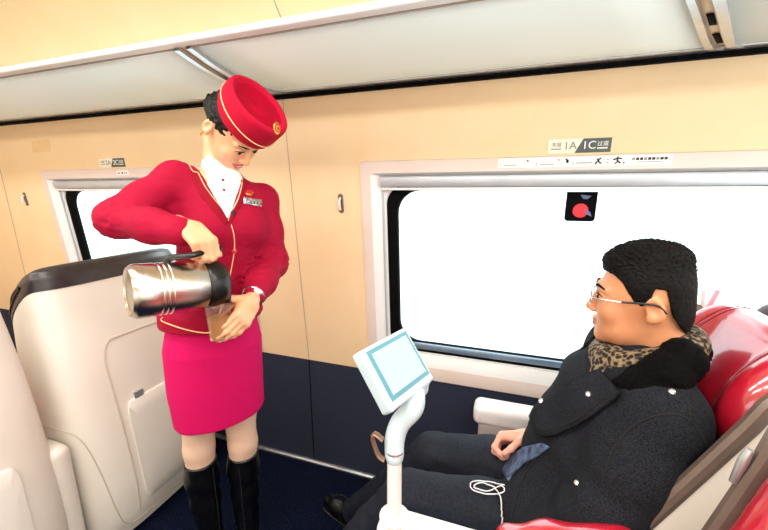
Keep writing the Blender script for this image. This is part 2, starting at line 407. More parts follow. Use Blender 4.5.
def hand(Fd, W, d, n, right, curls, sc=1., thumb=None, k=.006, spread=.0, fore=None):
    """five fingers: d wrist->knuckles, n where the palm faces; curls = list of 4 triples of bend angles."""
    d = unit(d); n = np.asarray(n, float); n = unit(n - d * (n @ d)); s = np.cross(d, n) if right else np.cross(n, d)
    W = np.array(W, float); Q = frame3(d, s, n)
    Fd.box(W + d * .047 * sc, np.array([.045, .036, .0145]) * sc, Q, .013 * sc, .008)
    Fd.cap(W + (-d if fore is None else unit(fore)) * .035 * sc, W + d * .02 * sc, .024 * sc, .023 * sc, .012)
    Fd.ell(W + d * .035 * sc + s * .022 * sc + n * .008 * sc, np.array([.03, .016, .015]) * sc, Q, .01)
    for i in range(4):
        b = W + d * (.086, .09, .086, .077)[i] * sc + s * (.028 - .0185 * i) * sc
        L = np.array([.043, .026, .021]) * (.95, 1.06, .98, .78)[i] * sc; r = np.array([.0092, .0085, .0078, .0068]) * sc * (.86 if i == 3 else 1)
        a = 0.; p = b - n * .001
        dd0 = unit(d + s * spread * (1.5 - i))
        for j in range(3):
            a += curls[i][j]; dd = dd0 * math.cos(a) + n * math.sin(a); q = p + dd * L[j]
            Fd.cap(p, q, r[j], r[j + 1], k if j else .008); p = q
    t = thumb or [(.45, .75, .35), (.8, .35, .45), (.9, .1, .4)]
    p = W + d * .018 * sc + s * .026 * sc + n * .006 * sc
    for (x, y, z), L, r0, r1 in zip(t, (.04, .032, .024), (.0135, .0108, .0095), (.0108, .0095, .0078)):
        q = p + unit(d * x + s * y + n * z) * L * sc; Fd.cap(p, q, r0 * sc, r1 * sc, .006); p = q

# ------------------------------------------------------------------ the coach
KW, Z0 = .085, .57
def wy(z): return -(max(z, Z0) - Z0) * KW
def WP(x, z, off=0.): return np.array([x, wy(z) + off, z])       # off > 0: outwards, away from the room
WN = unit([0, -1, -KW]); WU = unit([0, -KW, 1.])
XA, XB = -3.4, 1.9
WIN = [(-.48, .92), (-2.395, -1.22)]         # openings
WT, WB = 1.446, .70
def wallpiece(mb, x0, x1, z0, z1, m, d=.06):
    mb.add([WP(x0, z0), WP(x1, z0), WP(x1, z1), WP(x0, z1), WP(x0, z0, d), WP(x1, z0, d), WP(x1, z1, d), WP(x0, z1, d)],
           [(0, 1, 2, 3), (7, 6, 5, 4), (0, 4, 5, 1), (3, 2, 6, 7), (0, 3, 7, 4), (1, 5, 6, 2)], m)
b = MB()
wallpiece(b, XA, XB, .0, .582, M['navy'])
xs = [XA, WIN[1][0] - .03, WIN[1][1] + .03, WIN[0][0] - .03, WIN[0][1] + .03, XB]
wallpiece(b, XA, XB, 1.452, 1.95, M['cream']); wallpiece(b, XA, XB, .582, .652, M['cream'])
for i in (0, 2, 4): wallpiece(b, xs[i], xs[i + 1], .652, 1.452, M['cream'])
# seams between the wall panels
for (x0, x1, zt) in ((-.879, -.879, 1.76),):
    for a, c, w, m in ((.012, .582, .003, M['black']), (.582, zt, .0015, M['groove'])):
        b.add([WP(x0 - w, a, -.0008), WP(x0 + w, a, -.0008), WP(x1 + w, c, -.0008), WP(x1 - w, c, -.0008)], [(0, 1, 2, 3)], m)
p0, p1 = WP(-2.965, .6, -.0008), WP(-2.835, 1.55, -.0008)
b.add([p0 + [-.003, 0, 0], p0 + [.003, 0, 0], p1 + [.003, 0, 0], p1 + [-.003, 0, 0]], [(0, 1, 2, 3)], M['groove'])
tag(b.build('wall_far', None, smooth=False), kind='structure')

b = MB().box((XA, -3.0, -.05), (XB, .0, 0.))
tag(b.build('floor', M['carpet'], smooth=False), kind='structure')
b = MB(); prof = [(-.0005, .0), (-.012, .002), (-.016, .014), (-.010, .022), (-.0005, .022)]
b.grid([[np.array([x, y, z]) for (y, z) in prof] for x in (XA, XB)])
tag(b.build('baseboard_far', M['alu']), kind='structure')
# bulkhead at the head end of the coach
b = MB().box((XA - .04, -3.0, 0), (XA, 0, 2.3)); tag(b.build('wall_front', M['cream'], smooth=False), kind='structure')
# ceiling: cove that curves from the wall over the aisle
prof = [(-.10, 1.80), (-.105, 1.9), (-.14, 2.0), (-.22, 2.085), (-.36, 2.15), (-.6, 2.2), (-1.0, 2.24), (-1.47, 2.25), (-1.94, 2.24), (-2.34, 2.2), (-2.6, 2.12), (-2.8, 1.95)]
b = MB(); b.grid([[np.array([x, y, z]) for (y, z) in prof] for x in (XA, -2.4, -.85, .7, XB)])
tag(b.build('ceiling', M['ceil'], solid=.012, ang=60), kind='structure')
for i, sx in enumerate((-2.75, -.83, 1.1)):
    b = MB(); b.grid([[np.array([sx + dx, y - .0075, z - .002]) for (y, z) in prof[1:-1]] for dx in (-.002, .002)])
    tag(b.build('trim_%d' % (i + 1), M['groove'], solid=.001, ang=60), kind='structure')
# opposite side: low wall and window posts
b = MB().box((XA, -2.9, 0), (XB, -2.84, .8)).box((XA, -2.9, 1.5), (XB, -2.84, 2.0))
for x in (XA, -1.9, -.1, XB - .3): b.box((x, -2.9, .8), (x + .3, -2.84, 1.5))
tag(b.build('wall_near', M['cream'], smooth=False), kind='structure')
for i, (x0, x1) in enumerate(((-3.1, -1.9), (-1.6, -.1), (.2, 1.6))):
    tag(MB().box((x0, -2.872, .8), (x1, -2.868, 1.5)).build('window_%d' % (i + 3), M['winglass'], smooth=False), kind='structure')

# windows ------------------------------------------------------------
def rrect(x0, x1, z0, z1, r, n=8):
    P = []
    for cx, cz, a0 in ((x1 - r, z1 - r, 0), (x0 + r, z1 - r, 90), (x0 + r, z0 + r, 180), (x1 - r, z0 + r, 270)):
        for k in range(n + 1):
            a = math.radians(a0 + 90 * k / n); P.append((cx + r * math.cos(a), cz + r * math.sin(a)))
    return P
def loft(mb, loops, m): mb.grid([[WP(x, z, o) for (x, z) in L] for L, o in loops], m, close=True)
for wi, (x0, x1) in enumerate(WIN):
    root = empty('window_%d' % (wi + 1), WP((x0 + x1) / 2, WB), kind='structure')
    b = MB()
    loft(b, [(rrect(x0 - .082, x1 + .082, .583, 1.503, .02), 0.), (rrect(x0 - .078, x1 + .078, .586, 1.499, .02), -.010),
             (rrect(x0 - .036, x1 + .036, .648, 1.456, .012), -.012)], M['frame'])
    loft(b, [(rrect(x0 - .036, x1 + .036, .648, 1.456, .012), -.012), (rrect(x0, x1, .692, 1.446, .008), .012), (rrect(x0 + .003, x1 - .003, .70, 1.44, .008), .05)], M['white'])
    b.build('window_surround', None, root)
    b = MB()
    loft(b, [(rrect(x0 + .001, x1 - .001, .695, 1.445, .01), .018), (rrect(x0 + .012, x1 - .018, .700, 1.411, .075), .018), (rrect(x0 + .02, x1 - .02, .702, 1.409, .075), .034)], M['white'])
    b.build('inner_frame', None, root)
    b = MB()
    loft(b, [(rrect(x0 + .013, x1 - .013, .701, 1.410, .075), .026), (rrect(x0 + .032, x1 - .032, .712, 1.402, .085), .022), (rrect(x0 + .056, x1 - .056, .742, 1.392, .09), .034), (rrect(x0 + .058, x1 - .058, .744, 1.390, .09), .05)], M['black'])
    b.build('gasket', None, root)
    b = MB(); b.prism([WP(x0 + .075, .716, .018), WP(x1 - .075, .716, .018), WP(x1 - .075, .741, .022), WP(x0 + .075, .741, .022)], (0, .012, 0))
    b.build('lower_rail', M['steelblue'], root, bevel=.002)
    b = MB(); L = rrect(x0 + .045, x1 - .045, .735, 1.398, .09); b.add([WP(x, z, .046) for x, z in L] + [WP(x, z, .05) for x, z in L], [tuple(range(len(L))), tuple(range(2 * len(L) - 1, len(L) - 1, -1))])
    b.build('glass_pane', M['winglass'], root, smooth=False)
    b = MB(); b.prism([WP(x0 + .002, 1.443, .014), WP(x0 + .002, 1.443, -.006), WP(x0 + .002, 1.436, -.010), WP(x0 + .002, 1.412, -.010), WP(x0 + .002, 1.404, -.004), WP(x0 + .002, 1.404, .014)], (x1 - x0 - .004, 0, 0))
    b.build('blind_cassette', M['grey'], root, bevel=.001)
    b = MB(); b.prism([WP(x0 + .004, 1.402, .012), WP(x0 + .004, 1.402, .0), WP(x0 + .004, 1.392, .0), WP(x0 + .004, 1.392, .012)], (x1 - x0 - .008, 0, 0))
    b.build('blind_bottom_bar', M['white'], root, bevel=.001)
    for sx in (x0 + .001, x1 - .007):
        MB().prism([WP(sx, .71, .010), WP(sx, .71, .016), WP(sx, 1.40, .016), WP(sx, 1.40, .010)], (.006, 0, 0)).build('side_channel', M['grey'], root)

# break-here mark on the glass
root = empty('window_sticker', WP(.231, 1.335, .045), 'black rounded patch with a red disc at the top of the window pane', 'sticker')
L = [(.184, 1.386), (.279, 1.386)] + [(.279 - .012 + .012 * math.cos(a), 1.297 + .012 * math.sin(a)) for a in np.linspace(0, -1.57, 6)] + [(.184 + .012 + .012 * math.cos(a), 1.297 + .012 * math.sin(a)) for a in np.linspace(-1.57, -3.14, 6)]
off = .0445
MB().prism([WP(x, z, off) for x, z in L], WN * .0006).build('backing', M['black'], root, smooth=False)
c = WP(.232, 1.322, off - .0008)
MB().prism([c + np.array([1, 0, 0]) * .024 * math.cos(a) + WU * .024 * math.sin(a) for a in np.linspace(0, 6.283, 28)[:-1]], WN * .0006).build('red_disc', M['reddot'], root, smooth=False)
MB().prism([WP(.243, 1.328, off - .0016), WP(.262, 1.318, off - .0016), WP(.268, 1.302, off - .0016), WP(.249, 1.312, off - .0016)], WN * .0005).build('blue_mark', M['bluegl'], root, smooth=False)
MB().prism([WP(.226, 1.376, off - .0014), WP(.26, 1.372, off - .0014), WP(.25, 1.362, off - .0014), WP(.236, 1.362, off - .0014)], WN * .0005).build('glare_mark', M['bluegl'], root, smooth=False)

# seat number plates
def plate(x0, x1, z0, z1, a, c, lab, tiny):
    root = empty('seat_number_sign', WP((x0 + x1) / 2, z0), lab, 'sign', 'seat number signs above the windows')
    w = x1 - x0; xm = x0 + w * .52
    MB().prism([WP(x0, z0), WP(xm - w * .08, z0), WP(xm + w * .04, z1), WP(x0, z1)], WN * .002).build('pale_half', M['signw'], root, smooth=False)
    MB().prism([WP(xm - w * .08, z0), WP(x1, z0), WP(x1, z1), WP(xm + w * .04, z1)], WN * .002).build('dark_half', M['signk'], root, smooth=False)
    zc = (z0 + z1) / 2; h = z1 - z0
    X = (1, 0, 0)
    text(a, h * .78, M['signtxt'], WP(x0 + w * .36, zc, -.0025), X, WU, root)
    text(c, h * .78, M['signtxtw'], WP(x0 + w * .66, zc, -.0025), X, WU, root)
    text('车窗', h * .34, M['signtxt'], WP(x0 + w * .14, zc + h * .1, -.0025), X, WU, root)
    text('过道', h * .38, M['signtxtw'], WP(x0 + w * .87, zc + h * .08, -.0025), X, WU, root)
    MB().prism([WP(x0 + w * .05, zc - h * .22, -.0022), WP(x0 + w * .22, zc - h * .22, -.0022), WP(x0 + w * .22, zc - h * .15, -.0022), WP(x0 + w * .05, zc - h * .15, -.0022)], WN * .0004).build('small_print', M['signtxt'], root, smooth=False)
    MB().prism([WP(x0 + w * .79, zc - h * .25, -.0022), WP(x0 + w * .95, zc - h * .25, -.0022), WP(x0 + w * .95, zc - h * .16, -.0022), WP(x0 + w * .79, zc - h * .16, -.0022)], WN * .0004).build('small_print', M['signtxtw'], root, smooth=False)
plate(.107, .288, 1.509, 1.552, '1A', '1C', 'two tone seat sign reading 1A and 1C above the large window', 0)
plate(-1.997, -1.82, 1.509, 1.551, '2A', '2C', 'small two tone seat sign on the wall left of the attendant above the smaller window', 0)
def strip(x0, x1, z0, z1, lab, cells, group=None):
    root = empty('instruction_sticker', WP((x0 + x1) / 2, z0, -.0115), lab, 'sticker', group); o = -.0118
    MB().prism([WP(x0, z0, o), WP(x1, z0, o), WP(x1, z1, o), WP(x0, z1, o)], WN * .0008).build('sheet', M['sticker'], root, smooth=False)
    w = x1 - x0; h = z1 - z0
    def bar(a, c, d, e, m): MB().prism([WP(x0 + w * a, z0 + h * d, o - .0009), WP(x0 + w * c, z0 + h * d, o - .0009), WP(x0 + w * c, z0 + h * e, o - .0009), WP(x0 + w * a, z0 + h * e, o - .0009)], WN * .0004).build('print', m, root, smooth=False)
    for q in cells:
        if q[0] == 't': text(q[1], h * .4, M['ink'], WP(x0 + w * q[2], z0 + h * .3, o - .001), (1, 0, 0), WU, root)
        elif q[0] == 'b': bar(*q[1:5], M[q[5]])
        else:
            P = [WP(x0 + w * a, z0 + h * c, o - .001) for a, c in q[1]]; MB().tube(P, .0022, 5).build('pictogram', M['ink'], root)
cells = [('t', '1', .02), ('b', .04, .12, .24, .32, 'inkg'), ('p', [(.185, .75), (.195, .62)]), ('t', '2', .245), ('b', .265, .35, .24, .32, 'inkg'), ('b', .375, .382, .62, .8, 'reddot'),
         ('p', [(.42, .8), (.435, .55), (.43, .4)]), ('b', .423, .437, .4, .7, 'ink'), ('t', '3', .463), ('b', .48, .575, .3, .4, 'inkg'),
         ('p', [(.59, .2), (.605, .55), (.62, .8)]), ('p', [(.6, .75), (.612, .4), (.625, .25)]), ('b', .64, .642, .15, .9, 'inkg'), ('b', .652, .666, .3, .36, 'ink'), ('b', .652, .666, .6, .66, 'ink'),
         ('p', [(.69, .6), (.71, .72), (.735, .7)]), ('p', [(.712, .9), (.712, .4), (.7, .2)]), ('p', [(.712, .5), (.73, .25)]), ('b', .745, .752, .2, .35, 'ink')]
cells += [('b', .79 + .021 * i, .806 + .021 * i, .5, .74, 'ink' if i % 3 else 'inkg') for i in range(9)] + [('b', .82, .95, .3, .36, 'inkg')]
strip(-.047, .452, 1.466, 1.497, 'long white instruction strip with black pictograms on the large window frame', cells)
strip(-1.878, -1.793, 1.468, 1.49, 'short white sticker on the frame of the smaller window behind the attendant', [('b', .1, .3, .3, .6, 'inkg'), ('b', .42, .55, .3, .7, 'ink'), ('b', .65, .88, .35, .6, 'inkg')])
tag(MB().prism([WP(-2.50, 1.597), WP(-2.35, 1.60), WP(-2.335, 1.661), WP(-2.485, 1.657)], WN * .0012).build('wall_label', M['patch'], smooth=False, origin=WP(-2.42, 1.6)), 'blank beige rectangular label on the cream wall at the far left', 'label')
# coat hooks
def coat_hook(x, z, lab):
    root = empty('coat_hook', WP(x, z), lab, 'hook', 'coat hooks on the wall')
    L = [(x + .011 * math.cos(a), z + (.028 if math.sin(a) > 0 else -.028) + .011 * math.sin(a)) for a in np.linspace(0, 6.283, 25)[:-1]]
    MB().prism([WP(p, q) for p, q in L], WN * .004).build('back_plate', M['trim'], root, bevel=.001)
    MB().tube([WP(x, z + .022, -.004), WP(x, z + .012, -.016), WP(x, z - .012, -.018), WP(x, z - .026, -.010)], [.004, .005, .006, .005], 8).build('hook_arm', M['white'], root)
coat_hook(-.653, 1.34, 'oval coat hook on the cream wall between the attendant and the large window')
coat_hook(-2.685, 1.345, 'oval coat hook at the far left beside the smaller window')

# luggage rack --------------------------------------------------------
root = empty('luggage_rack', (0, -.12, 1.76), 'overhead luggage rack with frosted glass panels and silver rails', 'luggage rack')
RP = [(-.125, 1.772), (-.2, 1.757), (-.3, 1.752), (-.4, 1.757), (-.49, 1.77), (-.57, 1.789)]
def rp(x, t):
    x = x - .26 * t * max(0., 1 - abs(x - .53) / 1.0) if x > 0 else x
    i = min(int(t * 5), 4); u = t * 5 - i; return np.array([x, RP[i][0] * (1 - u) + RP[i + 1][0] * u, RP[i][1] * (1 - u) + RP[i + 1][1] * u])
BX = (-2.9, -.88, .53)
for x0, x1 in ((XA, BX[0] - .03), (BX[0] + .03, BX[1] - .028), (BX[1] + .028, BX[2] - .028), (BX[2] + .028, XB)):
    b = MB(); b.grid([[rp(x, t) for t in np.linspace(0, 1, 11)] for x in np.linspace(x0, x1, 9)]); b.build('glass_panel', M['rackglass'], root, solid=.006)
    for t in (.02, .985): MB().tube([rp(q, t) - [0, 0, .006] for q in np.linspace(x0 + .004, x1 - .004, 9)], .0022, 6).build('panel_edge', M['groove'], root)
for bx in BX:
    for s in (-1, 1):
        b = MB(); b.grid([[rp(bx + s * .022 + dx, t) + [0, 0, dz] for dx, dz in ((-.009, -.014), (.009, -.014), (.009, .012), (-.009, .012))] for t in np.linspace(0, 1, 15)], close=True); b.build('bracket_rib', M['alu'], root)
    b = MB(); b.grid([[rp(bx + dx, t) + [0, 0, .0] for dx in (-.014, .014)] for t in np.linspace(0, 1, 11)]); b.build('bracket_slot', M['cream'], root, solid=.003)
    for t0, t1 in ((.22, .4), (.5, .62)): b = MB(); b.grid([[rp(bx + dx, t) - [0, 0, .004] for dx in (-.007, .007)] for t in np.linspace(t0, t1, 5)]); b.build('slot_opening', M['black'], root, solid=.001)
b = MB(); b.prism([(XA, -.568, 1.781), (XA, -.590, 1.785), (XA, -.594, 1.794), (XA, -.588, 1.803), (XA, -.568, 1.800)], (XB - XA, 0, 0)); b.build('front_rail', M['white'], root, bevel=.003)
b = MB(); b.prism([(XA, -.148, 1.772), (XA, -.148, 1.760), (XA, -.112, 1.759), (XA, -.112, 1.776)], (XB - XA, 0, 0)); b.build('rear_rail', M['alu'], root, bevel=.001)
b = MB(); b.prism([(XA, -.118, 1.7585), (XA, -.118, 1.746), (XA, -.100, 1.746), (XA, -.100, 1.7585)], (XB - XA, 0, 0)); b.build('dark_gap_strip', M['black'], root)  # black strip stands in for the dark shaded gap under the rear rail

# ceiling lamps over the aisle, plus an added unseen row that brightens the wall
for i, (x, ly) in enumerate([(q, w_) for w_ in (-1.2, -2.15) for q in (-2.3, -.9, .5)]):
    root = empty('ceiling_light', (x, ly, 2.2), 'unseen long white ceiling lamp panel over the coach', 'ceiling light', 'ceiling lamps of the coach')
    MB().box((x - .6, ly - .13, 2.192), (x + .6, ly + .13, 2.215)).build('lamp_frame', M['alu'], root, smooth=False)
    MB().box((x - .58, ly - .11, 2.186), (x + .58, ly + .11, 2.1925)).build('diffuser', M['lamp'], root, smooth=False)

# trackside outside
tag(MB().box((-60, 1.5, -1.6), (60, 90, -1.5)).build('ground', M['ground'], smooth=False), kind='structure')

# ------------------------------------------------------------------ seats seen from behind
def shell_seat(cy, label):
    root = empty('train_seat', (-1.6, cy, 0), label, 'seat', 'ivory shelled seats of the row in front')
    zs = [0.0, .03, .12, .25, .4, .55, .7, .85, .95, 1.02, 1.07, 1.105, 1.13, 1.142]
    xb = [-1.395, -1.372, -1.345, -1.335, -1.345, -1.362, -1.385, -1.412, -1.432, -1.446, -1.455, -1.462, -1.475, -1.50]
    hy = [.262, .278, .292, .297, .300, .302, .302, .298, .293, .289, .286, .281, .272, .25]
    xf = [-1.70] * 9 + [-1.70, -1.695, -1.69, -1.68, -1.65]
    def pt(u, z, off=0.):
        B = np.interp(z, zs, xb) + off; Fx = np.interp(z, zs, xf) - off; H = np.interp(z, zs, hy) + off
        cx = (B + Fx) / 2; ax = (B - Fx) / 2; a = 2 * math.pi * u; n = 2 / 4.2
        cs, sn = math.cos(a), math.sin(a)
        x = cx + ax * abs(cs) ** n * (1 if cs > 0 else -1)
        return np.array([x, cy + H * abs(sn) ** n * (1 if sn > 0 else -1), z - 3.6 * max(0., -1.47 - x) ** 2 * min(max((z - .6) / .45, 0), 1.05)])
    U = np.linspace(0, 1, 97)[:-1]
    def zc(p): return 1.062 - .12 * max(0., -1.5 - p[0])
    def wall(name, za, zb, m, off, n=40, cap=False, floor=True):
        rows = []
        for k in range(n + 1):
            row = []
            for u in U:
                lo = za(u) if callable(za) else za; hi = zb(u) if callable(zb) else zb
                row.append(pt(u, lo + (hi - lo) * k / n, off))
            rows.append(row)
        b = MB(); b.grid(rows, None, close=True); k = len(b.v) // len(rows)
        if cap: b.f.append(tuple(range(n * k, (n + 1) * k))); b.mi.append(0)
        return b.build(name, m, root, ang=60)
    zu = {}
    for u in U: zu[u] = zc(pt(u, 1.05))
    wall('shell', 0.035, lambda u: zu[u], M['shell'], 0)
    wall('top_cap', lambda u: zu[u] + .001, 1.142, M['cap'], .0025, 16, cap=True)
    wall('base_skirt', 0.0, .034, M['groove'], -.012, 3)
    def patch(name, us, z0, z1, rr, off, m, n=40):       # rounded panel that follows the shell
        u0, u1 = us; w = .55
        b = MB(); P = rrect(0, 1, 0, (z1 - z0) / w, rr, 8); c = (.5, (z1 - z0) / w / 2)
        f = lambda x, y, o: pt(u0 + (u1 - u0) * x, z0 + y * w, o)
        rings = [[f(c[0] + (x - c[0]) * s, c[1] + (y - c[1]) * s, o) for x, y in P] for s, o in ((1., -.001), (.995, off * .8), (.98, off), (.75, off), (.5, off), (.25, off), (.02, off))]
        b.grid(rings, None, close=True); return b.build(name, m, root, ang=50)
    patch('tray_panel', (-.027, .05), .15, .585, .1, .012, M['shell2'])
    patch('pocket_latch', (-.014, -.005), .585, .610, .02, .012, M['alu'])
    # arched groove round the recess, and the curved seam of the base
    pts = []
    for t in np.linspace(0, 1, 40):
        if t < .4: u, z = -.042, .12 + t / .4 * .62
        elif t < .6: a = (t - .4) / .2 * 1.57; u, z = -.042 + .022 * (1 - math.cos(a)), .74 + .1 * math.sin(a)
        else: u, z = -.020 + (t - .6) / .4 * .09, .84
        pts.append(pt(u, z, .001))
    MB().tube(resample(pts, .02), .0035, 6).build('recess_groove', M['softgroove'], root)
    pts = [pt(u, z, .001) for u, z in ((-.27, .56), (-.22, .56), (-.17, .535), (-.142, .47), (-.12, .33), (-.105, .2), (-.08, .1), (-.03, .075), (.05, .07))]
    MB().tube(resample(pts, .02), .0022, 6).build('base_seam', M['softgroove'], root)
    # grab recess on the cap
    pts = [pt(-.285 + .04 * math.cos(a), 1.10 + .016 * math.sin(a), .004) for a in np.linspace(0, 6.283, 25)[:-1]]
    MB().tube(pts, .0035, 6, closed=True).build('grab_ring', M['blackpl'], root)
    # cushions in front of the shell
    F = Field().box((-1.76, cy, .52), (.05, .20, .2), None, .045); sdf_obj('backrest', [F.mesh(.012)], [M['leather']], root)
    F = Field().box((-1.98, cy, .42), (.26, .25, .06), None, .05); sdf_obj('seat_cushion', [F.mesh(.012)], [M['leather']], root)
    MB().box((-2.1, cy - .2, .0), (-1.74, cy + .2, .37)).build('pedestal', M['shell'], root, bevel=.02)
    return root
shell_seat(-.425, 'ivory seat shell with black top and tray panel behind the attendant by the window')
ls = shell_seat(-1.075, 'ivory seat shell cut off by the left edge of the picture, on the aisle')
F = Field().box((-1.50, -.770, .27), (.11, .036, .27), None, .034); sdf_obj('side_arm', [F.mesh(.01)], [M['shell']], ls)

# ------------------------------------------------------------------ the passenger's seat and the neighbouring one
TA = math.radians(27); BD = np.array([math.sin(TA), 0, math.cos(TA)]); BN = np.array([-math.cos(TA), 0, math.sin(TA)])   # up along the back, towards the sitter
RB = frame3(BN, [0, 1, 0], BD)
def rest(cy, s, t, y): return np.array([X0, cy + y, .46]) + BD * t + BN * s
def red_seat(cy, label, x0=.30, ang=27, wing=.03):
    global BD, BN, RB, X0
    a = math.radians(ang); X0 = x0; BD = np.array([math.sin(a), 0, math.cos(a)]); BN = np.array([-math.cos(a), 0, math.sin(a)]); RB = frame3(BN, [0, 1, 0], BD)
    root = empty('red_train_seat', (.25, cy, 0), label, 'seat', 'red leather seats of the passenger row')
    F = Field().box(rest(cy, -.01, .27, 0), (.055, .215, .25), RB, .045)
    for s in (-1, 1): F.box(rest(cy, wing, .27 + (wing - .03), s * .205), (.055 + (wing - .03) * .5, .04, .25), RB, .038, .02)
    sdf_obj('backrest', [F.mesh(.01)], [M['leather']], root)
    F = Field().box(rest(cy, .030, .575, 0), (.062, .15, .130), RB, .055)

    for s in (-1, 1): F.ell(rest(cy, .06, .57, s * .14), (.068, .055, .122), RB, .03)
    hr = sdf_obj('headrest', [F.mesh(.007)], [M['leather']], root)
    bv = bvh_of(hr)
    for s in (-.155, .155):
        for d in (-.006, .006):
            pts = [rest(cy, .045 + .075 * math.cos(a), .575 + .13 * math.sin(a), s * .7 + d) for a in np.linspace(-1.5, 1.5, 20)]
            MB().tube([np.array(bv.find_nearest(Vector(p))[0]) for p in pts], .0016, 5).build('headrest_seam', M['stitch'], root)
    F = Field().box((.06, cy, .43), (.27, .24, .065), None, .05); sdf_obj('seat_cushion', [F.mesh(.01)], [M['leather']], root)
    MB().box((-.12, cy - .22, .0), (.38, cy + .22, .37)).build('pedestal', M['shell'], root, bevel=.02)
    # shell: side cheeks with a bronze edge, back panel and dark cap
    for s in (-1, 1):
        yy = s * .25
        P = [rest(cy, .145, t, yy) for t in np.linspace(.05, .60, 8)] + [rest(cy, .06, .63, yy), rest(cy, -.10, .66, yy)] + [rest(cy, -.16, .64, yy), rest(cy, -.2, .3, yy), rest(cy, -.2, -.05, yy), rest(cy, .1, -.06, yy)]
        b = MB(); b.prism(P, (0, .02 * s, 0)); b.build('shell_cheek', M['shell'], root, bevel=.006)
        E = [rest(cy, .148, t, yy + .01 * s) for t in np.linspace(.0, .60, 10)] + [rest(cy, .11, .62, yy + .01 * s), rest(cy, .05, .64, yy + .01 * s), rest(cy, -.10, .665, yy + .01 * s)]
        MB().tube(resample(E, .02), .015, 10).build('edge_trim', M['trim'], root)
    b = MB(); b.grid([[rest(cy, -.10 - .06 * math.cos(a), t, .28 * math.sin(a)) for a in np.linspace(-1.5, 1.5, 17)] for t in (-.1, .2, .5, .64)]); b.build('shell_back', M['shell'], root, solid=.02)
    F = Field()
    F.chain([rest(cy, -.07, .655, -.25), rest(cy, -.06, .71, -.2), rest(cy, -.065, .735, 0), rest(cy, -.06, .71, .2), rest(cy, -.07, .655, .25)], [.03, .034, .036, .034, .03], .02)
    sdf_obj('shell_cap', [F.mesh(.008)], [M['browncap']], root)
    return root
red_seat(-.455, 'red leather seat the passenger sits in, with a rounded headrest and bronze edge trim')
cs = red_seat(-1.085, 'empty red leather seat at the right edge of the picture nearest the viewer', .379, 15, .085)
MB().tube([rest(-1.085, .165, .48, .262), rest(-1.085, .17, .52, .26), rest(-1.085, .17, .54, .26)], [.005, .007, .005], 12).build('recline_lever', M['alu'], cs)

# armrests
root = empty('armrest', (0, -.135, 0), 'pale grey armrest against the window wall beyond the passenger', 'armrest')
F = Field().box((.12, -.135, .566), (.20, .045, .04), None, .025); sdf_obj('pad', [F.mesh(.006)], [M['white']], root)
F = Field().box((.13, -.135, .42), (.19, .040, .13), None, .02); sdf_obj('side_panel', [F.mesh(.008)], [M['greyarm']], root)
MB().box((-.05, -.165, .0), (.3, -.10, .33)).build('leg', M['shell'], root, bevel=.01)
root = empty('armrest', (0, -.765, 0), 'white console armrest with red padded top between the two red seats', 'armrest')
F = Field().box((.03, -.765, .53), (.27, .036, .126), None, .012); sdf_obj('console', [F.mesh(.006)], [M['white']], root)
MB().box((-.2, -.79, .0), (.28, -.74, .41)).build('leg', M['shell'], root, bevel=.01)
F = Field().chain([(.05, -.765, .672), (.12, -.765, .695), (.24, -.765, .73)], [.034, .042, .045], .03); F.box((.14, -.765, .66), (.12, .034, .04), None, .02, .02)
sdf_obj('arm_pad', [F.mesh(.006)], [M['leather']], root)

# monitor on its swan-neck
root = empty('seat_monitor', (-.2, -.765, .6), 'pale seat monitor with lit white screen on a curved white post', 'monitor')
yaw, tilt = -.329, .662
n = np.array([math.cos(yaw) * math.cos(tilt), math.sin(yaw) * math.cos(tilt), math.sin(tilt)]); w = np.array([-math.sin(yaw), math.cos(yaw), 0]); u = np.cross(n, w)
mc = np.array([-.221, -.68, .992]); Q = frame3(w, u, n); Wd, Hd = .176, .146
F = Field().box(mc - n * .016, (Wd / 2, Hd / 2, .018), Q, .006); F.box(mc - n * .03 - u * .05 + w * .03, (.045, .045, .02), Q, .018, .02)
hs = sdf_obj('housing', [F.mesh(.003)], [M['monitor']], root)
def mp(a, c, d): return mc + w * a + u * c + n * d
MB().prism([mp(-.075, -.055, .0015), mp(.079, -.055, .0015), mp(.079, .064, .0015), mp(-.075, .064, .0015)], n * .002).build('bezel', M['bezel'], root, smooth=False)
MB().prism([mp(-.064, -.045, .0035), mp(.070, -.045, .0035), mp(.070, .055, .0035), mp(-.064, .055, .0035)], n * .0012).build('screen', M['screen'], root, smooth=False)
e0 = mp(.062, -.052, -.03); F = Field()
pts = resample([mp(.035, -.03, -.03), mp(.03, -.07, -.026), at(413, 408, -.70), at(400, 423, -.715), at(394.5, 440, -.735), at(394.5, 458, -.75)], .008)
F.chain(pts, np.interp(np.arange(len(pts)), [0, len(pts) * .3, len(pts) - 1], [.022, .021, .0180]), .01)
sdf_obj('neck', [F.mesh(.004)], [M['monitor']], root)
pb = np.array([-.206, -.765, .657]); ptop = pts[-1]
MB().tube([pb, ptop + (ptop - pb) * .12], .0165, 20).build('post', M['white'], root)
MB().lathe([(0, .0), (0, .02), (.004, .02), (.004, .0185)], ptop + (ptop - pb) * .1, ptop - pb, 24).build('collar', M['alu'], root)
MB().lathe([(0, .034), (.006, .034), (.01, .028), (.01, .0)], pb, (0, 0, 1), 28).build('base_flange', M['white'], root)
a0 = at(383, 440, -.765); b = MB(); b.tube(resample([a0 + [0, 0, .0], a0 + [-.02, 0, .012], a0 + [-.024, 0, -.004], a0 + [-.012, 0, -.04], a0 + [.004, 0, -.05]], .006), .008, 8, flat=.5); b.build('clip', M['hook'], root)

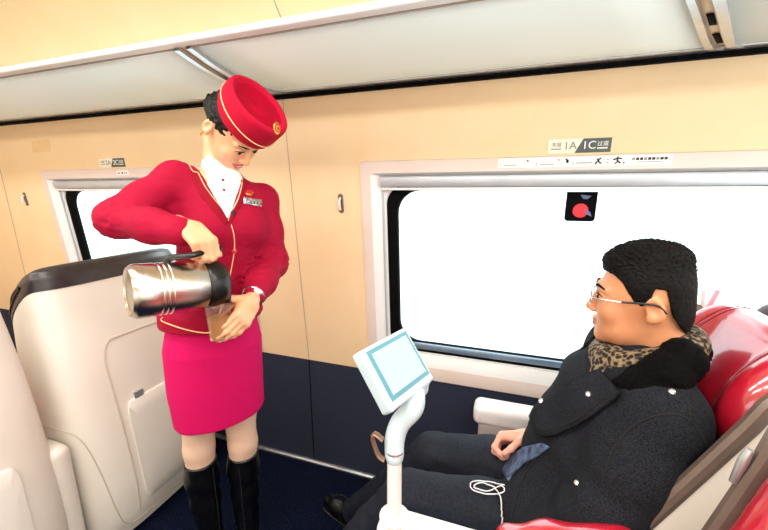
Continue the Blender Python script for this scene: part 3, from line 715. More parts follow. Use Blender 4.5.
# reading lamp on the far side of the passenger's headrest
p0, p1 = at(697, 336, -.2), at(709, 296, -.2)
root = empty('reading_lamp', p0, 'slim reading lamp stalk with pink forked head behind the passenger', 'lamp')
pl = [np.array([p0[0] + .06, -.2, .75]), np.array([p0[0] + .03, -.2, .9]), p0, p0 + (p1 - p0) * .55]
MB().tube(resample(pl, .02), .008, 8).build('stalk', M['trim'], root)
q0 = p0 + (p1 - p0) * .55; dx = np.array([.012, 0, 0])
for s, nm in ((-1, 'white_prong'), (1, 'pink_prong')):
    MB().tube([q0, q0 + (p1 - q0) * .5 + dx * s * .6, p1 + (p1 - q0) * .35 + dx * s * 1.4], [.007, .008, .007], 8, flat=.8).build(nm, M['white' if s < 0 else 'pinkpl'], root)

# ------------------------------------------------------------------ heads
def head_field(sc=1., man=False):
    F = Field()
    F.ell((0, .004 if man else .006, .03), (.074, .084 if man else .086, .084), None, .01)
    F.ell((0, -.032, -.03), (.061, .060, .088), None, .03)
    F.ell((0, -.042, -.078), (.049 if man else .042, .047, .036), None, .028)
    F.ell((0, -.080, -.102), (.020, .014, .014), None, .02)
    for s in (-1, 1):
        F.ell((s * .034, -.064, -.030), (.025, .024, .026), None, .02)
        F.cap((s * .012, -.087, .020), (s * .042, -.074, .018), .009, .007, .014)
    F.cap((0, -.086, .008), (0, -.106, -.032), .0075, .0105, .009)
    for s in (-1, 1):
        F.ell((s * .0115, -.099, -.037), (.0075, .009, .0065), None, .006)
        F.ell((s * .031, -.100, .0), (.016, .012, .009), None, .012, 's')
    for s in (-1, 1):
        F.ell((s * .031, -.0765, .0), (.0155, .0135, .0125), None, .004)
    F.chain([(-.026, -.080, -.060), (-.009, -.0935, -.0635), (.009, -.0935, -.0635), (.026, -.080, -.060)], [.0025, .0048, .0048, .0025], .004) if not man else F.chain([(-.021, -.083, -.064), (-.008, -.0945, -.0615), (.008, -.0945, -.0615), (.021, -.083, -.064)], [.0025, .0048, .0048, .0025], .004)
    F.chain([(-.018, -.083, -.068), (0, -.0935, -.0735), (.018, -.083, -.068)], [.003, .0065, .003], .004) if man else F.chain([(-.024, -.080, -.062), (-.010, -.091, -.0745), (.010, -.091, -.0745), (.024, -.080, -.062)], [.003, .006, .006, .003], .004)
    F.ell((0, -.0945, -.0675), (.015, .004, .0010), None, .002, 's')
    for s in (-1, 1):
        Q = frame3([1, 0, 0], [0, .97, .25 * 1], [0, -.25, .97])
        F.ell((s * .074, .016, -.008), (.010, .0175, .029), Q, .006)
        F.ell((s * .084, .012, -.004), (.008, .010, .017), Q, .005, 's')
        F.ell((s * .076, .010, -.028), (.007, .010, .010), None, .006)
    F.cap((0, .025, -.05), (0, .05, -.16) if man else (0, .026, -.085), .05 if man else .042, .053 if man else .041, .03)
    return F
def place(v, c, Q, sc): return np.array(c) + (v * sc) @ np.array(Q).T     # Q columns: left, back, up

# ================================================================== the attendant
FW = np.array([math.cos(math.radians(-27)), math.sin(math.radians(-27)), 0]); LW = np.array([-FW[1], FW[0], 0])
ORI = np.array([-.915, -.56, 0])
# head frame
Uh = camdir(.50, .60, .60, 238, 128); Fh = camdir(.45, -.70, .50, 238, 128); Fh = unit(Fh - Uh * (Fh @ Uh)); Lh = np.cross(Uh, Fh)
HQ = frame3(Lh, -Fh, Uh); HC = av(232.5, 128, .06); HS = .93
def hl(p): return HC + HQ @ (np.array(p, float) * HS)
hv, hf = head_field().mesh(.0026)
hc_local = hv[hf].mean(axis=1)
hvw = place(hv, HC, HQ, HS)
# body under the clothes, legs in stockings
kR, kL = av(199, 447, 0), av(243, 442, 0); aR = av(211, 532, .0); aL = av(247, 532, .0)
aR = np.array([kR[0] + .004, kR[1] + .004, .10]); aL = np.array([kL[0] - .008, kL[1] - .008, .10])
hipR = np.array([-.93, -.59, .86]); hipL = np.array([-.875, -.505, .86])
F = Field()
tor = [(-.902, -.545, .86), (-.895, -.538, .98), (-.88, -.525, 1.14), (-.862, -.505, 1.27), (-.858, -.502, 1.37), (-.862, -.508, 1.43)]
F.segs(tor, [(.125, .09), (.125, .09), (.105, .082), (.118, .094), (.12, .075), (.075, .055)], LW, .02)
F.cap((-.864, -.508, 1.40), tuple(hl((0, .028, -.075))), .044, .040, .02)
for h, k, a in ((hipR, kR, aR), (hipL, kL, aL)):
    F.chain([h, k + (h - k) * .35, k, k * .72 + a * .28 + FW * -.012, a], [.066, .056, .0475, .049, .032], .02)
    F.cap(a - [0, 0, .05], a + FW * .12 - [0, 0, .075], .03, .024, .02)
shR = av(176, 180, .02); elR = av(117, 219, .06); wrR = av(178, 231, .215)
shL = av(262, 200, -.04); elL = av(273, 262, .0); wrL = av(253, 297, .19)
F.chain([shR, elR, wrR], [.042, .036, .024], .02); F.chain([shL, elL, wrL], [.042, .036, .024], .02)
F.cap((-.86, -.505, 1.38), shR, .05, .042, .03); F.cap((-.86, -.505, 1.38), shL, .05, .042, .03)
low = F.mesh(.007)
# hands
TB = av(130, 292, .29); TE = av(226, 282, .22); TA_ = unit(TE - TB)         # flask axis
upf = unit(camdir(0, 1, .1) - TA_ * (camdir(0, 1, .1) @ TA_))
gr = (TB + TA_ * .175) + upf * .098                                        # where the handle is gripped
F = Field(); dR = camdir(.50, -.55, .60)
WRH = av(187, 225, .215); hand(F, WRH, dR, camdir(-.2, -.75, -.6), True, [(.95, 1.05, .7), (1.0, 1.1, .7), (1.0, 1.1, .7), (1.0, 1.1, .7)], .9, thumb=[(.7, .5, .45), (.85, .1, .5), (.9, -.1, .4)], fore=elR - wrR)
hR = F.mesh(.0022)
CUPB = av(219.5, 338, .245); CUPT = av(218, 301, .255); CAX = unit(CUPT - CUPB)
F = Field(); dL = camdir(-.48, -.62, .60)
hand(F, wrL + unit(dL) * .008 + camdir(.1, -.1, 1) * .008, dL, camdir(-.35, .1, -.9), False, [(.45, .5, .3), (.45, .5, .3), (.45, .5, .3), (.5, .5, .3)], .88, thumb=[(.5, .75, .45), (.8, .5, .5), (.9, .25, .4)], spread=.03, fore=elL - wrL)
hL = F.mesh(.0022)
nh, nl = len(hf), len(low[1])
def bodymat(C):
    r = np.zeros(len(C), int)
    lc = C[:nl]; r[:nl][lc[:, 2] < .8] = 2
    l = hc_local; lip = (l[:, 1] < -.076) & (np.abs(l[:, 0]) < .028) & (l[:, 2] > -.081 + .022 * (np.abs(l[:, 0]) / .028) ** 2) & (l[:, 2] < -.0585 + .001 * np.abs(l[:, 0]) / .028)
    r[nl:nl + nh][lip] = 1; return r
woman = sdf_obj('person', [low, (hvw, hf), hR, hL], [M['skinw'], M['lipw'], M['stocking']], None, ORI, bodymat)
tag(woman, 'standing attendant in red jacket, magenta skirt and red pillbox hat pouring from a flask', 'person')
# eyes and brows
for s in (-1, 1):
    F = Field().ell((0, 0, 0), .011); v, f = F.mesh(.002)
    c = hl((s * .031, -.0785, -.002)); sdf_obj('eye', [(v + c, f)], [M['eye']], woman)
    v2, f2 = Field().ell((0, 0, 0), (.0062, .003, .0062)).mesh(.0012); ir = sdf_obj('iris', [(place(v2, hl((s * .031, -.0895, -.004)), HQ, 1), f2)], [M['iris']], woman)
    MB().tube([hl(p) for p in ((s * .015, -.0895, .002), (s * .024, -.0925, .0045), (s * .034, -.0905, .004), (s * .046, -.082, .0))], [.0012, .0018, .0018, .001], 6).build('eyelash_line', M['hair'], woman)
    MB().tube([hl(p) for p in ((s * .014, -.0955, .022), (s * .028, -.094, .027), (s * .046, -.080, .024))], [.0018, .0022, .001], 6).build('eyebrow', M['hair'], woman)
MB().tube([hl(p) for p in ((-.016, -.0895, -.0672), (-.007, -.0955, -.069), (.007, -.0955, -.069), (.016, -.0895, -.0672))], [.0012, .0026, .0026, .0012], 6).build('teeth', M['eye'], woman)
# hair: swept back under the hat, low bun in a net
F = Field(); F.ell((0, .012, .030), (.080, .087, .070), None, .01); F.ell((0, .086, .0), (.044, .034, .040), None, .02)
hy, hz = [-.2, -.085, -.06, -.035, -.018, .0, .03, .08, .2], [.08, .07, .045, .005, -.02, .03, -.075, -.085, -.085]
F.func(lambda P: (np.interp(P[:, 1], hy, hz) - P[:, 2]) * .75, .006)
F.disp = lambda P: .006 * wob(P, 230, 8)
v, f = F.mesh(.0035); sdf_obj('hair', [(place(v, HC, HQ, HS), f)], [M['hair']], woman)
MB().tube([hl((-.083, .012, -.03)), hl((-.086, .012, -.045))], .003, 8).build('earring', M['goldm'], woman)
# pillbox hat
ha = unit(Uh + Fh * .10 + Lh * .06); hb = hl((.003, .006, .052)) + camdir(.7, -.7, 0, 238, 128) * .017; hu = unit(np.cross(ha, Lh)); 
prof = [(0, .0), (-.006, .094), (0, .097), (.03, .101), (.062, .1015), (.074, .099), (.079, .093), (.078, .086), (.074, .082), (.070, .077), (.071, .04), (.072, 0)]
def hatpt(h, r, a):
    l = unit(Lh - ha * (Lh @ ha)); f_ = unit(np.cross(l, ha)); f_ = f_ if f_ @ Fh > 0 else -f_
    hh = h + .010 * math.cos(a) * (1 if h > .05 else .2)
    return hb + ha * hh + (f_ * math.cos(a) * 1.08 + l * math.sin(a) * .93) * r * HS * .97
b = MB()
b.grid([[hatpt(h, max(r, .0005), 2 * math.pi * k / 64) for k in range(64)] for h, r in prof[:10]], M['hat'], close=True)
b.grid([[hatpt(h, max(r, .0005), 2 * math.pi * k / 64) for k in range(64)] for h, r in prof[9:]], M['hatin'], close=True)
hat = b.build('hat', None, woman, ang=70)
MB().tube([hatpt(.018 + .016 * abs(math.sin(a / 2)), .1022, a) for a in np.linspace(0, 2 * math.pi, 72)[:-1]], .0016, 6, closed=True).build('hat_piping', M['gold'], hat)
bc = hatpt(.081, .086, -.12); bn = unit(ha * .75 + unit(bc - hb - ha * .06) * .65); be = unit(np.cross(ha, bn)); hx = ha; ha = unit(np.cross(bn, be))
MB().prism([bc + (be * .0125 * math.cos(a) + ha * .0165 * math.sin(a)) for a in np.linspace(0, 6.283, 32)[:-1]], bn * .004).build('badge', M['goldm'], hat, bevel=.0008)
MB().prism([bc + bn * .0042 + (be * .0080 * math.cos(a) + ha * .0105 * math.sin(a)) for a in np.linspace(0, 6.283, 24)[:-1]], bn * .0012).build('badge_center', M['redbtn'], hat)
MB().tube([bc + bn * .0056 + (be * .004 * math.cos(a) + ha * .006 * math.sin(a)) for a in np.linspace(.6, 5.6, 12)], .0010, 5).build('badge_emblem', M['gold'], hat)

# blouse, jacket, skirt, boots
F = Field(); F.segs([(-.875, -.52, 1.10), (-.862, -.505, 1.27), (-.858, -.50, 1.37), (-.863, -.508, 1.43)], [(.10, .088), (.121, .099), (.118, .081), (.075, .060)], LW, .02)
nb, nt_ = np.array([-.863, -.508, 1.42]), np.array(hl((0, .028, -.075)))
F.cap(nb - [0, 0, .01], nb + (nt_ - nb) * .34, .055, .044, .015)
blouse = sdf_obj('blouse', [F.mesh(.005)], [M['shirt']], woman, it=1)
F = Field()
jt = [(-.897, -.543, 1.01), (-.89, -.535, 1.07), (-.88, -.525, 1.145), (-.862, -.505, 1.275), (-.858, -.50, 1.365), (-.862, -.507, 1.425)]
F.segs([(-.9, -.545, .93)] + jt, [(.166, .138), (.155, .128), (.139, .113), (.116, .097), (.132, .108), (.128, .086), (.078, .062)], LW, .02)
for s in (-1, 1): F.ell(np.array([-.862, -.505, 1.285]) + FW * .062 + LW * s * .058, .056, None, .04)
F.chain([shR, shR * .45 + elR * .55, elR, elR * .4 + wrR * .6, wrR + (wrR - elR) * .02], [.050, .047, .046, .042, .037], .03)
F.chain([shL, shL * .5 + elL * .5, elL, elL * .4 + wrL * .6, wrL - (wrL - elL) * .10], [.050, .047, .045, .041, .036], .03)
F.cap((-.86, -.505, 1.365), shR, .07, .048, .03); F.cap((-.86, -.505, 1.36), shL, .07, .048, .03)
F.ell(av(172, 211, .02), (.035, .035, .03), None, .02)
# flat hem, neck hole and V opening
F.func(lambda P: np.where((P - np.array([-.9, -.54, 0]))[:, 0] ** 2 + (P - np.array([-.9, -.54, 0]))[:, 1] ** 2 < .06, .972 + .012 * np.abs((P - ORI) @ LW) / .1 - P[:, 2], -1.), .003)
F.cap(nb, nb + (nt_ - nb) * 1.2, .060, .062, .006, 's')
VT, VA = av(219, 166, .06), av(229, 222, .14)       # neck pit and point of the V
VR, VL = av(196, 158, .05), av(240, 172, .05)
def vee(P):
    cr = ray(219, 190); d = unit(cr)                 # opening seen along the attendant's front
    x = (P - VA); e = unit(VT - VA); e = unit(e - d * (e @ d)); l = np.cross(e, d); a = x @ e; t = x @ l
    hw = np.where(a > 0, a * .42, -.1); front = (P - nb) @ FW
    return np.maximum(np.maximum(np.abs(t + a * .06) - hw, -front + .02), a - .16)
F.func(vee, .004, 's')
def folds(P):
    a = np.exp(-(((P - elR) / .07) ** 2).sum(1)) + np.exp(-(((P - elL) / .07) ** 2).sum(1)) + .5 * np.exp(-((P[:, 2] - 1.14) / .05) ** 2) + .25
    w = 1 - np.abs(wob(P * [1, 1, 1.5], 120, 8)) * 3
    return -.0045 * a * np.clip(w, -.6, 1)
F.disp = folds
jacket = sdf_obj('jacket', [F.mesh(.0045)], [M['jacket']], woman, it=1)
bj = bvh_of(jacket)
E1 = [av(193, 154, .05), av(197, 170, .09), av(206, 188, .12), av(218, 204, .13), av(229, 220, .14), av(234, 236, .14), av(234, 252, .14), av(230, 275, .14), av(224, 298, .14), av(218, 318, .14), av(211, 332, .13)]
E2 = [av(243, 170, .05), av(242, 184, .08), av(238, 199, .1), av(231, 213, .13), av(228, 221, .14)]
cord('lapel_piping', bj, E1, .0017, M['gold'], jacket, .0006); cord('lapel_piping', bj, E2, .0017, M['gold'], jacket, .0006)
decal('lapel_band', bj, [av(188, 158, .05), av(193, 155, .05), av(198, 172, .1), av(207, 190, .1), av(219, 206, .1), av(229, 222, .1), av(226, 226, .1), av(212, 210, .1), av(200, 195, .1), av(191, 176, .08)], M['jacketdk'], jacket, .0008, .001)
decal('lapel_band', bj, [av(244, 171, .05), av(248, 174, .05), av(247, 188, .08), av(242, 203, .1), av(234, 218, .12), av(229, 224, .13), av(230, 215, .13), av(238, 200, .1), av(243, 185, .08)], M['jacketdk'], jacket, .0008, .001)
hem = [av(x, y - 3, .1) for x, y in ((155, 322), (166, 327), (180, 332), (196, 336), (211, 337), (222, 333), (240, 329), (254, 325), (263, 320))]
cord('hem_piping', bj, [p + [0, 0, .004] for p in hem], .002, M['gold'], jacket, .0006)
bb = bvh_of(blouse)
def button(name, bv, p, r, m, par, h=.004):
    c = snap(bv, p, 0.); n = -unit(ray(*pxof(p)))
    MB().lathe([(0, r), (h * .6, r), (h, r * .7), (h, 0)], c - n * .001, n, 18).build(name, m, par)
def pxof(p):
    c = R.T @ (np.array(p) - CAM); return 384 + FPX * c[0] / c[2], 265 - FPX * c[1] / c[2]
button('button', bj, av(234, 251, .15), .0085, M['redbtn'], jacket)
button('button', bj, av(228, 287, .15), .0085, M['redbtn'], jacket)
button('microphone', bj, av(233, 213, .15), .007, M['blackpl'], jacket, .008)
for px, py in ((223, 180), (224, 190)): button('shirt_button', bb, av(px, py, .1), .0045, M['jacketdk'], blouse, .003)
decal('collar_flap', bb, [av(197, 150, .05), av(207, 146, .05), av(214, 160, .08), av(222, 172, .1), av(210, 178, .1), av(202, 165, .08)], M['shirt'], blouse, .004, .002)
decal('collar_flap', bb, [av(240, 171, .05), av(238, 176, .08), av(234, 185, .1), av(224, 173, .1), av(230, 168, .08)], M['shirt'], blouse, .004, .002)
tagb = decal('name_tag', bj, [av(243, 197, .1), av(261, 200, .1), av(261, 207, .1), av(243, 204, .1)], M['snap'], jacket, .003, .002, 1)
for i in range(5): decal('name_mark', bj, [av(245 + i * 3, 199.4 + i * .5, .1), av(247 + i * 3, 199.8 + i * .5, .1), av(247 + i * 3, 203.6 + i * .5, .1), av(245 + i * 3, 203.2 + i * .5, .1)], M['inkg'], tagb, .0045, .0006, 0)
pc = [av(249 + 4.2 * math.cos(a), 193.5 + 3.4 * math.sin(a), .1) for a in np.linspace(0, 6.283, 13)[:-1]]
pin = decal('lapel_pin', bj, pc, M['redbtn'], jacket, .003, .003, 1)
decal('pin_emblem', bj, [av(245.5, 194, .1), av(249, 196, .1), av(252.5, 193, .1), av(249, 194, .1)], M['goldm'], pin, .0052, .001, 0)
F = Field(); F.segs([(-.897, -.543, 1.03), (-.902, -.545, .90), (-.905, -.548, .76), (-.902, -.545, .56)], [(.128, .105), (.153, .124), (.153, .120), (.143, .112)], LW, .002, .2)
F.plane((0, 0, .642), (0, 0, -1), .004)
F.disp = lambda P: .001 * wob(P * [1, 1, .3], 60, 6)
sdf_obj('skirt', [F.mesh(.005)], [M['skirt']], woman, it=1)
for nm, k, a, tz in (('R', kR, aR, .475), ('L', kL, aL, .455)):
    F = Field(); t0 = np.array([k[0], k[1], tz + .03]); mid = t0 * .5 + a * .5 - FW * .012
    F.chain([t0, t0 * .75 + a * .25 - FW * .012, mid, a + FW * .0 - [0, 0, .0]], [.0525, .054, .048, .040], .02)
    F.chain([a - [0, 0, .03] - FW * .01, a + FW * .07 - [0, 0, .05], a + FW * .145 - [0, 0, .072]], [.040, .036, .026], .02)
    F.plane((0, 0, tz), (0, 0, 1), .003); F.plane((0, 0, .002), (0, 0, -1), .003)
    F.disp = lambda P: .0028 * np.exp(-((P[:, 2] - .14) / .09) ** 2) * wob(P * [1, 1, 2.2], 110, 8) + .0008 * wob(P, 90)
    bt = sdf_obj('boot', [F.mesh(.0045)], [M['boot']], woman, it=1)
    c = a - FW * .022
    MB().tube([c - [0, 0, .05], [c[0], c[1], .001]], [.026, .018], 14).build('heel', M['boot'], bt)
    bb2 = bvh_of(bt); z = np.array([k[0], k[1], 0]) + FW * .02 + LW * (.03 if nm == 'R' else -.03)
    MB().tube([snap(bb2, [z[0], z[1], q], .0005) for q in np.linspace(tz - .01, .12, 14)], .0016, 5).build('zip', M['coatin'], bt)
# watch on the left wrist
wd = unit(wrL - elL); wc = wrL - wd * .004
ring = [wc + (unit(np.cross(wd, [0, 0, 1])) * math.cos(a) + unit(np.cross(wd, np.cross(wd, [0, 0, 1]))) * math.sin(a)) * .0275 for a in np.linspace(0, 6.283, 29)[:-1]]
wt = MB().tube(ring, .006, 6, closed=True, flat=.5).build('watch', M['snap'], woman)
wn = unit(camdir(.2, .4, 1) - wd * (camdir(.2, .4, 1) @ wd)); MB().lathe([(0, .0), (0, .0135), (.006, .0135), (.007, .011), (.007, 0)], wc + wn * .024, wn, 24).build('watch_face', M['eye'], wt)

# flask ---------------------------------------------------------------
root = empty('thermos_flask', TB + TA_ * .12, 'polished steel vacuum flask with black lid held by the attendant', 'flask')
L = np.linalg.norm(TE - TB); rr = .064; Ls = L * .73
prof = [(.0, 0), (.0, .050), (-.004, .056), (.002, rr - .003), (.008, rr), *[(L * a + b, rr - c) for a in (.22, .27, .32) for b, c in ((0, 0), (.002, .002), (.005, .002), (.007, 0))], (Ls - .03, rr), (Ls, rr - .006)]
MB().lathe(prof, TB, TA_, 56, M['steel']).build('steel_body', M['steel'], root, ang=30)
MB().lathe([(Ls - .001, rr - .005), (Ls + .003, rr - .002), (Ls + .02, rr - .002), (L - .02, rr - .006), (L - .006, rr - .014), (L, rr - .03), (L, 0)], TB, TA_, 48).build('lid', M['blackpl'], root, ang=45)
pr = -upf; sp = TE + pr * (rr - .028)
b = MB(); b.tube([TB + TA_ * (L - .03) + pr * (rr - .02), sp + pr * .008, sp + TA_ * .016 + pr * .016], [.018, .016, .012], 14); b.build('spout', M['blackpl'], root)
HG = WRH + dR * .088 + camdir(-.2, -.75, -.6) * .020; sg = np.cross(dR, camdir(-.2, -.75, -.6)); sg = unit(sg)
hp = [TB + TA_ * (Ls + .02) + upf * (rr - .012), TB + TA_ * (Ls + .02) + upf * (rr + .008), HG + sg * .035, HG, HG - sg * .04, TB + TA_ * (Ls * .52) + upf * (rr + .010), TB + TA_ * (Ls * .5) + upf * (rr - .006)]
MB().tube(resample(hp, .01), .0095, 12, flat=.8).build('handle', M['blackpl'], root)
rbp = TB + TA_ * (Ls + .028) + upf * (rr - .004); MB().tube([rbp, rbp + upf * .012], [.009, .007], 12).build('lever', M['redbtn'], root)
# cup -----------------------------------------------------------------
hC = np.linalg.norm(CUPT - CUPB); root = empty('plastic_cup', CUPB, 'clear plastic cup of tea in the attendant\'s left hand', 'cup')
MB().lathe([(.001, 0), (.001, .0235), (0, .0245), (hC, .034), (hC + .001, .0355), (hC - .002, .0345), (.003, .0235), (.003, 0)], CUPB, CAX, 40).build('cup_wall', M['cupglass'], root)
MB().lathe([(.0035, 0), (.0035, .0228), (hC * .55, .0282), (hC * .55, 0)], CUPB, CAX, 36).build('tea', M['tea'], root)
st = sp + TA_ * .018 + pr * .018
MB().tube(resample([st, st + [.004, 0, -.012], CUPB + CAX * hC * .56], .008), [.004] * len(resample([st, st + [.004, 0, -.012], CUPB + CAX * hC * .56], .008)), 8).build('tea_stream', M['tea'], root)

# ================================================================== the passenger
ORM = np.array([.2, -.46, .0])
Fm = unit([-.965, .24, -.05]); Um = unit(np.array([-.03, 0, 1]) - Fm * (np.array([-.03, 0, 1]) @ Fm)); Lm = np.cross(Um, Fm)
MQ = frame3(Lm, -Fm, Um); MC = at(645, 297, -.475); MS = 1.02
def ml(p): return MC + MQ @ (np.array(p, float) * MS)
mv, mf = head_field(1, True).mesh(.0026); mloc = mv[mf].mean(axis=1)
F = Field()
mt = [(.20, -.46, .56), (.24, -.46, .72), (.285, -.465, .88), (.325, -.47, .97), (.34, -.47, 1.02)]
F.segs(mt, [(.15, .11), (.15, .11), (.165, .11), (.15, .085), (.08, .06)], (0, 1, 0), .03)
F.cap((.345, -.47, 1.0), tuple(ml((0, .05, -.13))), .055, .052, .02)
LEGS = [((.18, -.365, .535), (-.195, -.36, .510), (-.505, -.275, .115)), ((.18, -.565, .540), (-.225, -.575, .530), (-.52, -.555, .115))]
for h, k, a in LEGS:
    h, k, a = map(np.array, (h, k, a)); F.chain([h, k, k * .65 + a * .35, a], [.08, .055, .05, .036], .02); pass
sL, eL, wL = np.array([.325, -.62, .94]), np.array([.235, -.675, .72]), np.array([.07, -.655, .545])
sR, eR, wR = np.array([.325, -.29, .945]), np.array([.27, -.215, .70]), at(532, 437, -.36)
F.chain([sL, eL, wL], [.055, .045, .03], .02); F.chain([sR, eR, wR], [.055, .045, .028], .02)
mlow = F.mesh(.008)
F = Field(); hand(F, wR + np.array([-.01, -.0, .0]), camdir(-1, -.06, .12, 510, 440), camdir(.1, -1, .25, 510, 440), True, [(.9, 1.25, .8), (1.05, 1.35, .8), (1.1, 1.35, .8), (1.15, 1.35, .8)], .98, thumb=[(.55, .65, .5), (.85, .0, .6), (.9, -.4, .35)]); mhR = F.mesh(.0024)
F = Field(); hand(F, wL + [-.01, 0, -.004], (-1, .05, -.25), (0, .3, -1), False, [(.25, .3, .2)] * 4, .98); mhL = F.mesh(.003)
nml, nmh = len(mlow[1]), len(mf)
def manmat(C):
    r = np.zeros(len(C), int); l = mloc
    lip = (l[:, 1] < -.079) & ((np.abs(l[:, 0]) / .024) ** 2 + ((l[:, 2] + .068) / .0105) ** 2 < 1); r[nml:nml + nmh][lip] = 1
    r[nml + nmh:] = 2; return r
man = sdf_obj('person', [mlow, (place(mv, MC, MQ, MS), mf), mhR, mhL], [M['skinm'], M['lipm'], M['skinh']], None, ORM, manmat)
tag(man, 'seated man in glasses and dark wool coat with fur collar, facing the monitor', 'person')
for s in (-1, 1):
    v, f = Field().ell((0, 0, 0), .0115).mesh(.002); sdf_obj('eye', [(v + ml((s * .031, -.079, .0)), f)], [M['eye']], man)
    v2, f2 = Field().ell((0, 0, 0), (.006, .003, .006)).mesh(.0012); sdf_obj('iris', [(place(v2, ml((s * .031, -.0905, .0)), MQ, 1), f2)], [M['iris']], man)
    MB().tube([ml(p) for p in ((s * .014, -.0955, .023), (s * .03, -.093, .028), (s * .05, -.078, .022))], [.003, .0036, .0018], 6).build('eyebrow', M['hairm'], man)
    MB().tube([ml(p) for p in ((s * .016, -.091, .006), (s * .031, -.0925, .008), (s * .046, -.082, .004))], [.001, .0016, .001], 6).build('eyelid_line', M['hairm'], man)
# short hair
F = Field(); F.ell((0, .002, .037), (.080, .086, .084), None, .01); F.ell((0, -.046, .084), (.055, .038, .022), None, .03); F.ell((0, .01, .095), (.058, .065, .030), None, .03); F.ell((0, .045, -.03), (.06, .045, .06), None, .03)
hy2, hz2 = [-.2, -.10, -.085, -.062, -.045, -.026, -.012, -.004, .012, .03, .045, .075, .2], [.075, .066, .060, .058, .042, .010, -.030, -.030, .038, .036, -.02, -.070, -.085]
F.func(lambda P: (np.interp(P[:, 1], hy2, hz2) - P[:, 2]) * .7, .004)
def spikes(P):
    r = P - np.array([0, .015, .03]); d = r / np.linalg.norm(r, axis=1)[:, None]
    return (-.003 * np.clip(wob(d, 105, 10) * 2.6, -1, 1) * np.clip((P[:, 2] - .03) / .05, .2, 1.4) + .001 * wob(P, 500, 6))
F.disp = spikes
v, f = F.mesh(.003); sdf_obj('hair', [(place(v, MC, MQ, MS), f)], [M['hairm']], man)
# glasses
g = MB()
for s in (-1, 1):
    P = [ml((s * .031 + .0225 * math.cos(a) * (1 if True else 1), -.106 + .004 * abs(math.cos(a)) * (1 if s * math.cos(a) > 0 else 0), -.004 + .0145 * math.sin(a))) for a in np.linspace(0, 6.283, 29)[:-1]]
    g.tube(P, .0011, 6, closed=True)
g.tube([ml((-.009, -.106, .001)), ml((0, -.1085, .004)), ml((.009, -.106, .001))], .0011, 6)
gl = g.build('spectacles', M['snap'], man)
for s in (-1, 1):
    MB().tube(resample([ml((s * .0535, -.102, .002)), ml((s * .066, -.09, .003)), ml((s * .078, -.045, .004)), ml((s * .081, .0, .006))], .01), .0017, 6).build('temple_front', M['snap'], gl)
    MB().tube(resample([ml((s * .0785, -.045, .004)), ml((s * .082, -.005, .006)), ml((s * .081, .02, .004)), ml((s * .078, .034, -.012))], .01), .0024, 6).build('temple_tip', M['blackpl'], gl)
    L_ = [ml((s * .031 + .0215 * math.cos(a), -.1055, -.004 + .0135 * math.sin(a))) for a in np.linspace(0, 6.283, 25)[:-1]]
    MB().prism(L_, Fm * .0008).build('lens', M['lens'], gl, smooth=False)
# trousers and shoes
F = Field()
for h, k, a in LEGS:
    h, k, a = map(np.array, (h, k, a)); m1 = k * .62 + a * .38
    F.chain([h, h * .5 + k * .5, k, m1, a + (k - a) * .06], [.098, .086, .070, .062, .050], .02); F.cap(a + (k - a) * .06, a + (k - a) * -.08, .050, .052, .02)
F.seg((.22, -.46, .56), (.10, -.465, .575), (.18, .12), (.14, .09), (0, 1, 0), .03)
def jf(P):
    r = .004 * wob(P * [1.2, .5, 1.2], 70, 8)
    for h, k, a in LEGS: r += .004 * np.exp(-(((P - np.array(k)) / .1) ** 2).sum(1)) * wob(P, 120, 6)
    r += .006 * np.exp(-(((P - np.array([.08, -.46, .6])) / .1) ** 2).sum(1)) * wob(P, 110, 6)
    return r
F.disp = jf
trou = sdf_obj('trousers', [F.mesh(.006)], [M['jeans']], man, it=1)
for h, k, a in LEGS:
    a = np.array(a); fd = unit([-.94, .30, 0]) if a[1] > -.4 else unit([-1, .06, 0]); F = Field(); b0 = np.array([a[0], a[1], .055])
    F.chain([b0 - fd * .05, b0 + fd * .04, b0 + fd * .12 - [0, 0, .012], b0 + fd * .175 - [0, 0, .02]], [.042, .046, .040, .030], .02); F.cap(b0, a + [.01, 0, .0], .042, .040, .02)
    F.plane((0, 0, .012), (0, 0, -1), .004)
    sh = sdf_obj('shoe', [F.mesh(.005)], [M['boot']], man, it=1)
    F = Field(); F.chain([b0 - fd * .052 - [0, 0, .04], b0 + fd * .175 - [0, 0, .04]], [.044, .036], .01); F.plane((0, 0, .0015), (0, 0, -1), .001); F.plane((0, 0, .014), (0, 0, 1), .001)
    sdf_obj('sole', [F.mesh(.005)], [M['blackpl']], sh)
    bs = bvh_of(sh); q = b0 + fd * .06
    for i in range(3):
        pc_ = q + fd * .016 * i; ly = np.cross(fd, [0, 0, 1])
        MB().tube([np.array(bs.ray_cast(Vector(pc_ + ly * t + np.array([0, 0, .2])), Vector((0, 0, -1)))[0] or Vector(pc_)) for t in np.linspace(-.022, .022, 7)], .0022, 5).build('lace', M['coatin'], sh)
